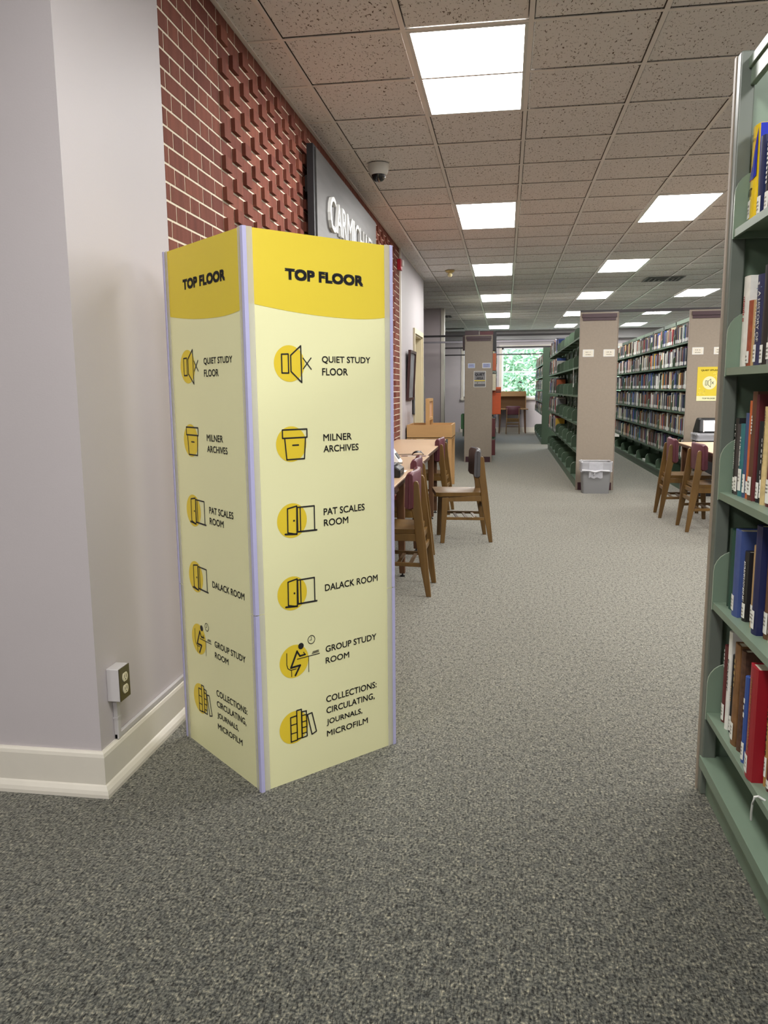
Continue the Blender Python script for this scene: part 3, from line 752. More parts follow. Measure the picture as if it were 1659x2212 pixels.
def make_range(label, x0, x1, y0, nsec, levels, gm, panel=True, dirs=(-1,), top=2.286, panel_gap=True, skip=(), brk=(.15,.03)):
    """levels: heights of shelf tops; x0..x1 width; y0 near end"""
    e = empty('book_stack', ((x0+x1)/2, y0, 0)); tag(e, label, 'bookcase')
    ox, w2 = (x0+x1)/2, (x1-x0)/2; L = nsec*SEC
    if panel:
        pn = obj('end_panel', MB().box(-w2, w2, -.02, 0, .0, top), beige, e, bevel=.004)
        obj('cap_strip', MB().box(-w2+.03, w2-.03, -.032, -.02, top-.105, top-.07).box(-w2+.02, w2-.02, -.045, -.02, top-.068, top-.02), maroon, pn)
        obj('edge_trim', MB().box(-w2-.006, -w2, -.024, .002, 0, top).box(w2, w2+.006, -.024, .002, 0, top), mat('panel_edge', (150,136,124), .5), pn)
        for a in (-w2+.02, w2-.16): obj('kick_block', MB().box(a, a+.14, -.026, -.02, 0, .10), maroon, pn)
    for k in range(nsec+1):
        y = k*SEC + (.03 if k == 0 else 0) - (.03 if k == nsec else 0)
        obj('upright', MB().box(-.03, .03, y-.025, y+.025, 0, top-.01), gm, e)
    obj('top_rail', MB().box(-.03, .03, 0, L, top-.06, top-.01), gm, e)
    obj('back_panel', MB().box(-.004, .004, .02, L-.02, .1, max(levels)), gm, e)
    sd = w2 - .02
    for dr in dirs:
        me = shelf_mesh(sd, dr); me.materials.append(gm)
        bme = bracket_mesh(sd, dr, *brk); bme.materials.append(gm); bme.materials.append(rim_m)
        xf = -w2 if dr < 0 else w2
        for k in range(nsec):
            for z in levels:
                if (k, z) in skip: continue
                s = link('shelf', me, e, (xf, k*SEC, z))
                if z > .2 or True:
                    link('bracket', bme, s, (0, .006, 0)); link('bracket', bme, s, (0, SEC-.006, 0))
        obj('base_kick', MB().box(*sorted((xf + (.01 if dr < 0 else -.01), xf + (.02 if dr < 0 else -.02))), .02, L, 0, levels[-1]-.004), gm, e)
    return e
L2 = [1.905, 1.605, 1.305, 1.01, .715, .42, .115]
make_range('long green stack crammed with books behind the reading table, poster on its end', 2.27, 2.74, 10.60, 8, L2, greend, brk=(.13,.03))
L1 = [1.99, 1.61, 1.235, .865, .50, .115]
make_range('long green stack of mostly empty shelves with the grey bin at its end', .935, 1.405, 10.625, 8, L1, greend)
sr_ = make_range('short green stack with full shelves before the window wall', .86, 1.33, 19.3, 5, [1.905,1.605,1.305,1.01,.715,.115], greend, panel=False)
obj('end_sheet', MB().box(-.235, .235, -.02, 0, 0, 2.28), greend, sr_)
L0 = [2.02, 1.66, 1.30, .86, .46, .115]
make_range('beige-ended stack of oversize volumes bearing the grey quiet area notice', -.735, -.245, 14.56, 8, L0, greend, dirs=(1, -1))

# books on the full stack (x = 2.27, facing the aisle)
mass = []; cand = []
for lv, z in enumerate(L2[:-1]):
    y = 10.66
    yend = 10.6 + 8*SEC - .05
    while y < yend:
        k = int((y-10.6)/SEC)
        if (y-10.6) - k*SEC > SEC-.05: y = 10.6+(k+1)*SEC+.012; continue
        th = random.choice((.018,.022,.026,.03,.034,.04,.05)); h = random.uniform(.19,.255); dp = random.uniform(.14,.19)
        c = random.choice(COLS)
        if lv == 0: c = random.choice(COLS + ['white','orange','red','cream'])
        if random.random() < .015: y += random.uniform(.02,.07); continue
        cand.append((y, lv, (2.27+random.uniform(.012,.03), y, z, dp, th, h, c, -1)))
        y += th + .001
cand.sort(key=lambda q: q[0])
ORD = ['top', 'second', 'third', 'fourth', 'fifth', 'sixth']
nb = 0; cnt = {}
NTHS = 'first second third fourth fifth sixth seventh eighth ninth tenth eleventh twelfth thirteenth fourteenth fifteenth sixteenth seventeenth eighteenth'.split()
for i, (y, lv, s) in enumerate(cand):
    x, y, z, dp, th, h, c, dr = s
    if nb < 236:
        o = link('book', far_book_me(c), None, (x, y, z)); o.scale = (dp, th*.96, h)
        cnt[(lv, c)] = cnt.get((lv, c), 0) + 1
        tag(o, '%s %s book from the end panel on the %s shelf of the full stack' % (NTHS[cnt[(lv, c)]-1], c, ORD[lv]), 'book', 'books on the full stack'); nb += 1
    else: mass.append(s)
book_mass('shelved_books', 'rows of mixed books further along the full stack', mass, 'books on the full stack')
# books far along the emptier stack and on the short stack
mass = []
for z in L1[:-1]:
    y = 10.625+5.0*SEC + random.uniform(-.1,.35)
    while y < 10.625+8*SEC-.05:
        th = random.uniform(.02,.05); mass.append((.935+random.uniform(.012,.03), y, z, .16, th, random.uniform(.2,.30), random.choice(COLS+['red','brown','orange']), -1)); y += th+.001
book_mass('shelved_books', 'mixed books filling the far shelves of the emptier stack', mass, 'books on the emptier stack')
mass = []
for z in [1.905,1.605,1.305,1.01,.715]:
    y = 19.36
    while y < 19.3+5*SEC-.05:
        th = random.uniform(.02,.045); mass.append((.86+random.uniform(.012,.03), y, z, .16, th, random.uniform(.19,.25), random.choice(COLS+['cream','white']), -1)); y += th+.001
book_mass('shelved_books', 'mixed books filling the short stack before the window wall', mass, 'books on the short stack')
# flat books on the base shelf of the full stack
for i, (y, c) in enumerate(((13.55, 'white'), (14.35, 'grey'))):
    o = link('book', far_book_me(c), None, (2.30, y, .116)); o.rotation_euler = (PI/2, 0, 0); o.scale = (.16, .03, .24); o.location = (2.30, y+.24, .116)
    tag(o, '%s book lying flat on the bottom shelf of the full stack' % c, 'book', 'books on the full stack')
# oversize volumes on the stack with the quiet area notice (aisle side x = -.245)
big = [(14.70,2.02,.05,.34,'black',.20),(14.76,2.02,.045,.33,'navy blue',.18),(14.82,2.02,.03,.24,'cream',.16),(14.95,2.02,.05,.30,'black',.16),(15.1,2.02,.06,.22,'grey',.16),
       (14.68,1.66,.05,.31,'orange',.20),(14.74,1.66,.05,.28,'tan',.20),(14.80,1.66,.06,.27,'red',.20),(14.95,1.66,.06,.3,'dark green',.2),
       (14.66,1.30,.04,.30,'cream',.17),(14.72,1.30,.05,.32,'black',.19),(14.80,1.30,.05,.31,'brown',.19),
       (14.66,.46,.05,.34,'maroon',.20),(14.73,.46,.03,.33,'white',.20),(14.80,.46,.06,.30,'dark green',.22),
       (14.7,.115,.05,.29,'maroon',.2),(14.8,.115,.05,.3,'dark green',.2),(14.9,.115,.05,.28,'black',.2)]
for y, z, th, h, c, dp in big:
    o = link('book', far_book_me(c), None, (-.18, y+th, z)); o.rotation_euler = (0,0,PI); o.scale = (dp+.05, th, h)
    lvn = ORD[L0.index(z)]; cnt[('q', lvn, c)] = cnt.get(('q', lvn, c), 0) + 1
    tag(o, '%s %s volume from the end panel, quiet notice stack, %s shelf' % (NTHS[cnt[('q', lvn, c)]-1], c, lvn), 'book', 'volumes on the quiet notice stack')
mass = []
for z in L0[:-1]:
    y = 15.5
    while y < 14.56+8*SEC-.05:
        th = random.uniform(.03,.06); mass.append((-.245-random.uniform(.0,.03), y, z, .18, th, random.uniform(.24,.33), random.choice(COLS+['dark green','maroon']), 1)); y += th+.001
book_mass('shelved_books', 'bound volumes further along the quiet notice stack', mass, 'volumes on the quiet notice stack')
org = mat('orange_binding', (196,82,34), .5, noise=.05, nscale=20)
e = empty('orange_binder', (-.2, 14.80, .862)); tag(e, 'tall bright orange bound volume with two black bands jutting from the quiet notice stack', 'binder')
obj('cover', MB().box(-.14,.115,0,.09,0,.50), org, e, bevel=.008); obj('spine_band', MB().box(.02,.1165,-.002,.092,.40,.42).box(.02,.1165,-.002,.092,.435,.45), black, e)
for i, (xx, c, wx, dz) in enumerate(((-.74, maroon, .25, .085), (-.475, mat('maroon_book_b', (104,52,58), .5), .24, .065))):
    e = empty('flat_volume', (xx, 14.60, 2.288)); tag(e, ('thick dark maroon volume lying on top of the quiet notice stack', 'thinner dusty maroon volume lying on top of the quiet notice stack')[i], 'book', 'volumes on the quiet notice stack')
    obj('cover', MB().box(0,wx,0,.3,0,.006).box(0,wx,0,.3,dz-.006,dz).box(0,wx,0,.006,.006,dz-.006), c, e); obj('page_block', MB().box(.006,wx-.006,.006,.29,.006,dz-.006), pages_m, e)
# maroon volume hanging past the stack's other side, and two green dividers
gd = mat('bin_green', (52,100,58), .45)
e = empty('upright_volume', (-.748, 14.62, 2.02)); tag(e, 'dark maroon upright volume at the wall-side edge of the quiet notice stack', 'book', 'volumes on the quiet notice stack')
obj('cover', MB().box(-.035,.15,0,.05,0,.26), maroon, e, bevel=.003); obj('page_block', MB().box(-.02,.14,.006,.044,.26,.262), pages_m, e)
e = empty('magazine_file', (-.81, 14.66, .60)); tag(e, 'bright green magazine file sticking out of the quiet notice stack', 'magazine file')
obj('box', MB().prism([(0,0),(.16,0),(.16,.28),(.02,.28),(0,.26)], lambda u, v, w_: (u, w_, v), 0, .10), gd, e); obj('support_post', MB().box(.03,.06,.02,.08,-.137,0), greend, e)

# overhead tie bars between the stacks
tie = mat('tie_bar', (48,44,46), .5); tieg = mat('tie_bar_grey', (120,116,122), .5)
for y, xa, xb, m_, nm in ((14.95,-5.0,1.40,tie,'dark steel tie bar crossing over the quiet notice stack end'), (16.9,-5.0,1.40,tieg,'grey steel tie bar crossing over the stacks before the mauve wall'), (19.36,-4.9,1.33,tie,'dark steel tie bar crossing to the short stack end'), (23.4,-4.9,1.33,tie,'dark steel tie bar crossing nearest the window wall'), (10.72,.94,3.7,tie,'dark steel tie bar joining the emptier stack to the full stack')):
    e = empty('tie_bar', ((xa+xb)/2, y, 2.276)); tag(e, nm.replace('nearest', 'close to'), 'tie bar', 'overhead tie bars')
    h = (xb-xa)/2; obj('channel', MB().box(-h, h, -.02, .02, .01, .045), m_, e); obj('bolt_plate', MB().box(-h, -h+.06, -.03, .03, 0, .01).box(h-.06, h, -.03, .03, 0, .01), m_, e)

# notices on the end panels
def flat(name, x, z0, wd, ht, y, m_, label, cat, group=None):
    e = empty(name, (x, y, z0)); tag(e, label, cat, group)
    return e, (lambda u, v, o: (u, -.002-o, v))
cardm = mat('card_cream', (226,220,204), .5); cardb = mat('card_blue', (196,206,222), .5)
txtg = mat('print_grey', (120,112,100), .7)
for x, y, z, wd, ht, pm, bm_, label, rows in ((.975,10.605,1.727,.137,.092,cardm,white_pl,'cream call-number card on the emptier stack panel, on the aisle side',('~7','~7')),
      (1.233,10.605,1.727,.139,.09,cardm,white_pl,'cream call-number card on the emptier stack panel, away from the aisle',('~6','~7')),
      (2.315,10.58,1.735,.135,.088,cardm,white_pl,'cream call-number card on the full stack panel, on the aisle side',('~7','~7')),
      (2.575,10.58,1.735,.135,.088,cardm,white_pl,'cream call-number card on the full stack panel, above the poster corner',('~7','~7')),
      (-.681,14.54,1.704,.125,.082,cardb,cardb,'plain pale blue call-number card on the quiet notice stack panel',('~3',)),
      (-.424,14.54,1.70,.151,.092,cardb,white_pl,'white-framed blue call-number card on the quiet notice stack panel',('~4','~4'))):
    e, F = flat('call_number_card', x, z, wd, ht, y, pm, label, 'card', 'call-number cards on stack ends')
    obj('holder', MB().box(0,wd,-.002,0,0,ht), bm_, e)
    obj('insert', MB().box(.010,wd-.010,-.0028,-.002,.010,ht-.010), pm if pm is cardm else mat('card_print_blue', (150,158,196), .5), e)
    tb = MB()
    for k, s in enumerate(rows):
        zt = ht*.62-k*.03; put_text(tb, s, wd*.25, wd*.75, zt-.006, zt+.007, F, .0012)
    obj('lettering', tb, txtg, e)
# grey notice
e, F = flat('quiet_area_notice', -.575, 1.362, .215, .285, 14.538, None, 'grey quiet area notice with yellow stripe on a beige end panel', 'sign')
obj('border', MB().box(0,.215,-.002,0,0,.285), white_pl, e); obj('field', MB().box(.008,.207,-.003,-.002,.008,.277), mat('notice_grey', (124,122,124), .5), e)
tb = MB(); put_text(tb, 'QUIET', .022, .193, .195, .250, F, .0015, bold=.03); put_text(tb, 'AREA', .045, .170, .135, .180, F, .0015, bold=.02); obj('lettering', tb, mat('notice_ink', (34,36,46), .5), e)
obj('yellow_stripe', MB().box(.01,.205,-.0036,-.003,.108,.124), yel, e)
tb = MB(); put_text(tb, '~17', .014, .200, .066, .080, F, .0015, bold=.01); obj('small_lettering', tb, white_pl, e); obj('lower_strip', MB().box(.01,.205,-.0036,-.003,.012,.055), mat('notice_grey_dark', (96,94,96), .5), e)
# yellow poster
e, F = flat('quiet_study_poster', 2.392, 1.155, .305, .425, 10.577, None, 'yellow quiet study poster with muted speaker icon on the full stack panel', 'poster')
obj('sheet', MB().box(0,.305,-.001,0,0,.425), yel, e); obj('footer', MB().box(0,.305,-.0014,-.001,0,.062), pale, e)
db = MB(); disc(db, .150, .225, .082, F, 0.0, 0); obj('icon_disc', db, pale, e)
tb = MB(); put_text(tb, 'QUIET STUDY', .042, .262, .370, .392, F, .0006, bold=.03); put_text(tb, 'TOP FLOOR', .07, .225, .022, .040, F, .0006, bold=.012); obj('lettering', tb, ink, e)
ib = MB(); q = lambda *p: [(.150+(x-.165)*.95, .225+(z-1.42)*.95) for x, z in p]
for pts, cl in (([(.114,1.449),(.134,1.450),(.134,1.390),(.114,1.390)], 1), ([(.146,1.440),(.180,1.472),(.180,1.365),(.146,1.398)], 1), ([(.192,1.436),(.218,1.404)], 0), ([(.192,1.404),(.218,1.436)], 0)): stroke(ib, q(*pts), .005, F, .0006, bool(cl))
obj('icon', ib, ink, e)
lf = MB(); dcol = mat('print_leaf', (246,226,112), .5)
for k in range(26):
    top = k < 13; u = random.uniform(.19,.29) if top else random.uniform(.01,.10); v = random.uniform(.26,.36) if top else random.uniform(.08,.16)
    an = random.uniform(0, PI); a, b_ = .010, .004
    lf.add([F(u+a*math.cos(an), v+a*math.sin(an), .0004), F(u-b_*math.sin(an), v+b_*math.cos(an), .0004), F(u-a*math.cos(an), v-a*math.sin(an), .0004), F(u+b_*math.sin(an), v-b_*math.cos(an), .0004)], [(0,1,2,3)])
obj('leaf_pattern', lf, dcol, e)
# paper strip hanging from the emptier stack, and wire supports
e = empty('hanging_tag', (.93, 11.35, 1.345)); tag(e, 'white paper strip hanging from an empty shelf', 'paper')
obj('strip', MB().prism([(-.035,0),(.035,0),(.012,.262),(-.012,.262)], lambda u, v, w_: (w_, u, v), -.004, -.003), paper, e)
tb = MB(); put_text(tb, '~8', -.010, .012, .06, .20, lambda u, z, o: (o, -u, z), -.0045, rot=True); obj('lettering', tb, txtg, e)
wire = mat('wire_support', (120,124,120), .35, metal=.7)
for i, (y, z) in enumerate(((11.1,1.235),(11.55,1.235),(12.0,1.235),(11.2,1.61),(11.9,1.61),(11.3,.865),(11.8,.865),(12.6,1.235),(12.5,.865),(11.25,1.99))):
    w_ = MB().tube([(.96,y,z-.026),(.96,y+.02,z-.10),(.955,y+.04,z-.165),(.955,y+.055,z-.178),(.955,y+.07,z-.17),(.97,y+.10,z-.12),(1.05,y+.10,z-.06),(1.10,y+.09,z-.026)], .0028, 6)
    tag(obj('wire_book_support', w_, wire, None, smooth=True), 'bent wire book support hanging under an empty shelf', 'book support', 'wire supports on the emptier stack')

# ------------------------------------------------------------------ near green bookcase
e = empty('near_bookcase', (.66, 2.56, 0)); tag(e, 'pale green steel bookcase of art books, tall and close by the aisle', 'bookcase')
NX = .658
def loc(b): return b
def addp(name, mb, m_, parent=e, bevel=0):
    # geometry is given in world metres; move it under the empty
    mb.v = [(x-.66, y-2.56, z) for x, y, z in mb.v]; return obj(name, mb, m_, parent, bevel=bevel)
post_m = mat('post_shaded_green', (98,104,96), .4, noise=.03, nscale=6)  # shelf green made greyer and darker, painting in the shade on the posts
addp('end_panel', MB().box(.652, 1.13, 2.60, 2.62, 0, 2.286), beige)
addp('end_sheet', MB().box(.70, 1.12, 2.585, 2.60, 0, 2.26), green)
addp('upright', MB().box(.655, .697, 2.56, 2.60, 0, 2.286), post_m, bevel=.004)
addp('upright', MB().box(.655, .697, 2.56-SEC-.02, 2.56-SEC+.02, 0, 2.286), post_m, bevel=.004)
addp('upright', MB().box(.655, .697, 2.56-2*SEC-.04, 2.56-2*SEC, 0, 2.286), post_m, bevel=.004)
addp('top_rail', MB().box(.683, .70, .73, 2.56, 2.19, 2.266).box(.676, .69, .73, 2.56, 2.236, 2.266), green, bevel=.003)
addp('back_panel', MB().box(.93, .94, .73, 2.585, .02, 2.26), green)
NL = [1.79, 1.39, 1.012, .66, .292]
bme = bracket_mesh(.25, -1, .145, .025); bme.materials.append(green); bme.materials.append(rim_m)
for k in range(2):
    for z in NL:
        yb = 2.548 - k*(SEC+.005); ya = yb-SEC+.03
        s = obj('shelf', MB().box(0, .27, ya-2.56, yb-2.56, -.004, 0).box(0, .008, ya-2.56, yb-2.56, -.022, -.004), green, e, loc=(NX-.66, 0, z))
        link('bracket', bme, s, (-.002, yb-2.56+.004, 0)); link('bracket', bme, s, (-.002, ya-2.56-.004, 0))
addp('base_shelf', MB().box(.650, .93, .73, 2.575, .120, .131).box(.650, .660, .73, 2.575, .095, .120), green)
addp('kick_plate', MB().box(.672, .682, .73, 2.58, 0, .12), green)

def near_book(yf, yn, z, h, xs, dp, c, label, text=None, tcol=None, tsize=.5, lab=(.10,.30), tpos=(.32,.92), rough=.4, cm=None, lm=None):
    t = yf-yn; e = empty('book', (xs, yn, z)); tag(e, label, 'book', 'books on the near green bookcase')
    m_ = cm or cover(c); k = .0025
    cb = MB(); n = 6
    # spine slightly rounded, with boards behind it
    sp_ = [(.006 - .006*math.sin(PI*i/n), t*i/n) for i in range(n+1)]
    poly = sp_ + [(dp, t), (dp, t-k), (.010, t-k), (.010, k), (dp, k), (dp, 0)]
    cb.prism(poly[::-1], lambda u, v, w_: (u, v, w_), 0, h)
    obj('cover', cb, m_, e)
    obj('page_block', MB().box(.010, dp-.004, k, t-k, .003, h-.004), pages_m, e)
    F = lambda u, v, o: (-.0006-o+.0035*(abs(u/t-.5)*2)**2, t-u, v)     # u from the far edge
    if lab:
        lb = MB(); z0, z1 = h*lab[0], h*lab[1]; wv = min(t*.92, .034); u0 = t*.04
        nn = 4
        lb.add([F(u0+wv*i/nn, zz, .0) for zz in (z0, z1) for i in range(nn+1)], [(i, i+1, nn+2+i, nn+1+i) for i in range(nn)])
        la = obj('call_label', lb, lm or label_m, e)
        tb = MB()
        for i in range(3): put_text(tb, '~%d' % random.randint(3,6), u0+wv*.15, u0+wv*.8, z1-.012-.010*i-.006, z1-.012-.010*i, F, .0004)
        obj('call_number', tb, txtg, e)
    if text:
        tb = MB(); wv = t*tsize; u0 = (t-wv)/2
        put_text(tb, text, u0, u0+wv, h*tpos[0], h*tpos[1], F, .0004, bold=.01, rot=True); obj('title_lettering', tb, tcol or white_pl, e)
    return e
gold = mat('gilt', (176,140,72), .4, metal=.3); inkt = ink; wht = white_pl
# top shelf
z = NL[0]
ae = near_book(2.540, 2.468, z, .272, .687, .20, 'yellow', 'thick glossy yellow book with blue triangle on its spine', lab=(.09,.27), cm=mat('gloss_yellow', (244,208,36), .15, coat=.6))
t = .072
AF = lambda u, v, o: (-.0006-o+.0035*(abs(u/t-.5)*2)**2, t-u, v)
tb = MB(); put_text(tb, 'ART', .002, .046, .083, .105, AF, .0006, bold=.03); put_text(tb, 'PAUL', .014, .040, .246, .254, AF, .0006); put_text(tb, 'JOHNSON', .008, .052, .228, .238, AF, .0006); obj('title_lettering', tb, ink, ae)
tr = MB(); n = 6
tr.add([AF(.018,.128,.0004), AF(.050,.128,.0004), AF(.069,.133,.0004), AF(.069,.262,.0004), AF(.060,.235,.0004)], [(0,1,2,3,4)]); obj('spine_triangle', tr, mat('gloss_blue', (36,52,180), .15, coat=.6), ae)
obj('triangle_edge', MB().add([AF(.015,.126,.0003),AF(.052,.126,.0003),AF(.052,.1285,.0003),AF(.015,.1285,.0003)],[(0,1,2,3)]).add([AF(.015,.126,.0003),AF(.020,.130,.0003),AF(.0615,.238,.0003),AF(.0575,.236,.0003)],[(0,1,2,3)]), red, ae)
obj('side_wrap', MB().add([(.01,-.0004,.0),(.19,-.0004,.0),(.19,-.0004,.271),(.0065,-.0004,.271)],[(0,1,2,3)]), mat('gloss_blue', (36,52,180), .15, coat=.6), ae)
near_book(2.462, 2.424, z, .228, .690, .17, 'navy blue', 'navy book next to the glossy yellow one')
near_book(2.402, 2.364, z, .225, .692, .17, 'black', 'black book with white dots on the top shelf', '~11', wht, .4)
near_book(2.36, 2.315, z, .25, .692, .18, 'maroon', 'maroon book on the top shelf past the black dotted one')
# second shelf
z = NL[1]
near_book(2.546, 2.484, z, .262, .690, .20, 'white', 'wide white book with small red title', '~12', red, .28, lab=None, tpos=(.50,.78))
near_book(2.482, 2.440, z, .188, .690, .16, 'orange', 'rust-red short book beside the wide white one', cm=mat('rust_cover', (150,74,50), .5, noise=.2, nscale=60), lab=(.06,.24))
near_book(2.438, 2.416, z, .186, .692, .15, 'tan', 'slim worn tan book with dark base band', lab=None)
near_book(2.414, 2.358, z, .250, .690, .18, 'navy blue', 'dark blue book with two-line white title', None, lab=(.05,.24))
he = bpy.data.objects[[o.name for o in bpy.data.objects if o.get('label') == 'dark blue book with two-line white title'][0]]
t = .056; HF = lambda u, v, o: (-.0006-o+.0035*(abs(u/.056-.5)*2)**2, .056-u, v)
tb = MB(); put_text(tb, 'A HISTORY OF', .031, .047, .068, .205, HF, .0004, bold=.01, rot=True); put_text(tb, 'WESTERN ART', .009, .025, .068, .205, HF, .0004, bold=.01, rot=True); put_text(tb, '~4', .012, .040, .222, .230, HF, .0004); obj('title_lettering', tb, wht, he)
obj('spine_line', MB().add([HF(.004,.214,.0003),HF(.052,.214,.0003),HF(.052,.216,.0003),HF(.004,.216,.0003)],[(0,1,2,3)]), mat('pale_blue_line', (120,150,190), .5), he)
near_book(2.354, 2.302, z, .268, .690, .19, 'black', 'tall plain black book on the second shelf', lab=(.03,.21))
near_book(2.298, 2.250, z, .20, .690, .17, 'grey', 'grey book past the tall plain black one', lab=(.08,.3))
near_book(2.245, 2.19, z, .24, .690, .17, 'brown', 'brown book at the back of the second shelf row')
# third shelf
z = NL[2]
near_book(2.532, 2.506, z, .228, .688, .17, 'black', 'thin black book with a fine white spine title', '~21', wht, .3, lab=(.05,.22))
near_book(2.504, 2.478, z, .212, .686, .16, 'grey', 'thin charcoal book between a black and a teal one', cm=mat('charcoal_cover', (64,60,62), .5), lab=(.05,.26))
near_book(2.476, 2.440, z, .214, .687, .16, 'teal', 'teal book with long white spine title', '~29', wht, .42, lab=(.08,.38), tpos=(.42,.82))
near_book(2.438, 2.414, z, .246, .690, .17, 'navy blue', 'slate blue slim book beside the teal one', cm=mat('slate_blue', (62,78,116), .5), lab=(.06,.28))
near_book(2.412, 2.392, z, .282, .692, .19, 'orange', 'slim burnt orange book', lab=(.06,.18))
near_book(2.390, 2.352, z, .308, .690, .20, 'brown', 'tall brown book with short white title', '~6', wht, .35, lab=(.05,.22), tpos=(.60,.78), cm=mat('deep_brown', (92,58,42), .5))
near_book(2.350, 2.340, z, .30, .692, .19, 'maroon', 'very slim dark maroon book beside the tall brown one', lab=None)
near_book(2.338, 2.312, z, .226, .698, .17, 'black', 'black cloth book with faint spine on the third shelf', lab=(.05,.25), cm=mat('black_cloth', (22,24,30), .6))
near_book(2.310, 2.296, z, .196, .700, .15, 'black', 'tattered thin black book with white title', '~8', wht, .5, lab=(.08,.34))
near_book(2.294, 2.262, z, .268, .696, .18, 'cream', 'worn cream book with dark spine title', 'GRAND PREHISTORIC ART', ink, .3, lab=None, tpos=(.42,.96), cm=mat('aged_cream', (206,182,130), .6, noise=.15, nscale=50))
near_book(2.260, 2.222, z, .185, .700, .16, 'maroon', 'dark maroon book past the worn cream one', lab=(.05,.4))
near_book(2.218, 2.175, z, .22, .700, .17, 'grey', 'grey book past the dark maroon one on the third shelf')
# fourth shelf
z = NL[3]
near_book(2.545, 2.518, z, .20, .700, .15, 'black', 'dark slim book hidden behind the green pair', lab=None)
near_book(2.516, 2.500, z, .246, .688, .18, 'dark green', 'slim dark green book by the shelf end', lab=None)
near_book(2.498, 2.450, z, .246, .686, .18, 'dark green', 'wider bottle green book by the blue volume', lab=None, cm=mat('bottle_green', (32,74,62), .5))
near_book(2.432, 2.377, z, .258, .677, .21, 'royal blue', 'large faded blue cloth volume', lab=(.06,.24), cm=mat('faded_blue', (66,84,140), .5, noise=.06, nscale=30))
near_book(2.366, 2.334, z, .205, .689, .15, 'black', 'black paperback with slanted white title', 'ANTHROPOLOGY AND ART', wht, .5, lab=(.05,.26), tpos=(.28,.86))
near_book(2.296, 2.268, z, .236, .692, .17, 'tan', 'drab tan book beside the navy volume', lab=(.08,.28))
near_book(2.248, 2.202, z, .302, .680, .20, 'navy blue', 'tall dark navy volume', lab=(.05,.22), cm=mat('deep_navy', (26,32,78), .5))
near_book(2.199, 2.165, z, .246, .698, .17, 'brown', 'grey-brown book past the tall navy volume', lab=(.06,.3))
near_book(2.160, 2.12, z, .24, .698, .17, 'cream', 'cream book past the grey-brown one')
# fifth shelf
z = NL[4]
near_book(2.500, 2.469, z, .247, .686, .17, 'maroon', 'maroon book by the lowest bracket', '~5', wht, .3, lab=(.03,.24), tpos=(.7,.95))
near_book(2.440, 2.416, z, .310, .681, .19, 'white', 'tall slim white book with spaced black letters', 'EGYPTE', ink, .55, lab=None, tpos=(.40,.72))
near_book(2.412, 2.394, z, .245, .687, .16, 'black', 'slim black book with gilt patch', '~7', gold, .6, lab=(.03,.22), tpos=(.4,.6))
near_book(2.345, 2.298, z, .305, .671, .19, 'brown', 'old brown leather-backed volume with frayed edges', '~5', gold, .3, lab=(.05,.22), tpos=(.55,.85), cm=mat('old_leather', (120,84,50), .55, noise=.25, nscale=25))
near_book(2.294, 2.262, z, .300, .676, .18, 'brown', 'frayed dark brown volume beside the leather-backed one', lab=None, cm=mat('frayed_brown', (84,56,40), .8, noise=.4, nscale=60))
near_book(2.216, 2.192, z, .250, .667, .17, 'royal blue', 'short bright blue book beside the thick red volume', '~3', wht, .5, lab=(.04,.24), tpos=(.5,.75))
near_book(2.145, 2.082, z, .312, .655, .22, 'red', 'thick bright red volume with gilt title', 'TREASURES OF THE PHARAOHS', gold, .2, lab=(.04,.20), tpos=(.25,.9), cm=mat('bright_red_cloth', (150,18,34), .45))
near_book(2.078, 2.062, z, .27, .686, .17, 'tan', 'slim mustard book past the thick red volume', 'INUIT IMAGE', ink, .5, cm=mat('mustard', (170,128,72), .55), lab=(.1,.3))
near_book(2.058, 2.03, z, .22, .686, .17, 'maroon', 'dark red-brown book past the slim mustard one', lab=(.04,.14))
# white cord loop hanging from the fifth shelf
tag(obj('cord_loop', MB().tube([(.668,1.99,.292),(.652,1.995,.30),(.645,2.00,.295),(.644,2.01,.27),(.646,2.02,.24),(.650,2.03,.215)], .003, 8), white_pl, None, smooth=True), 'short white cord hooked over the lowest book shelf edge', 'cord')

# ------------------------------------------------------------------ bins
e = empty('waste_bin', (1.150, 10.33, 0)); tag(e, 'grey plastic waste bin with clear liner at the stack end', 'bin')
def rrect(a, b_, r, n=5):
    P = []
    for cx_, cy_, st in ((a-r, b_-r, 0), (-a+r, b_-r, 1), (-a+r, -b_+r, 2), (a-r, -b_+r, 3)):
        for k in range(n+1):
            t_ = (st + k/n)*PI/2; P.append((cx_+r*math.cos(t_), cy_+r*math.sin(t_)))
    return P
def loft(mb, rings, m_=0, cap0=True, cap1=False):
    n = len(rings[0]); vs = [v for R in rings for v in R]
    fs = [(i*n+k, i*n+(k+1) % n, (i+1)*n+(k+1) % n, (i+1)*n+k) for i in range(len(rings)-1) for k in range(n)]
    if cap0: fs.append(tuple(range(n))[::-1])
    if cap1: fs.append(tuple((len(rings)-1)*n+k for k in range(n)))
    mb.add(vs, fs, m_)
b = MB(); loft(b, [[(x, y, 0) for x, y in rrect(.165,.10,.03)], [(x, y, .38) for x, y in rrect(.185,.125,.035)], [(x, y, .38) for x, y in rrect(.192,.132,.036)], [(x, y, .40) for x, y in rrect(.192,.132,.036)], [(x, y, .40) for x, y in rrect(.178,.118,.034)], [(x, y, .02) for x, y in rrect(.158,.094,.028)]], cap1=True)
obj('tub', b, mat('bin_grey', (126,126,126), .5), e, smooth=True)
liner_m = mat('clear_liner', (226,226,232), .18, alpha=.42, spec=.8, bump=.8, bscale=26)
b = MB(); random.seed(3); rings = []
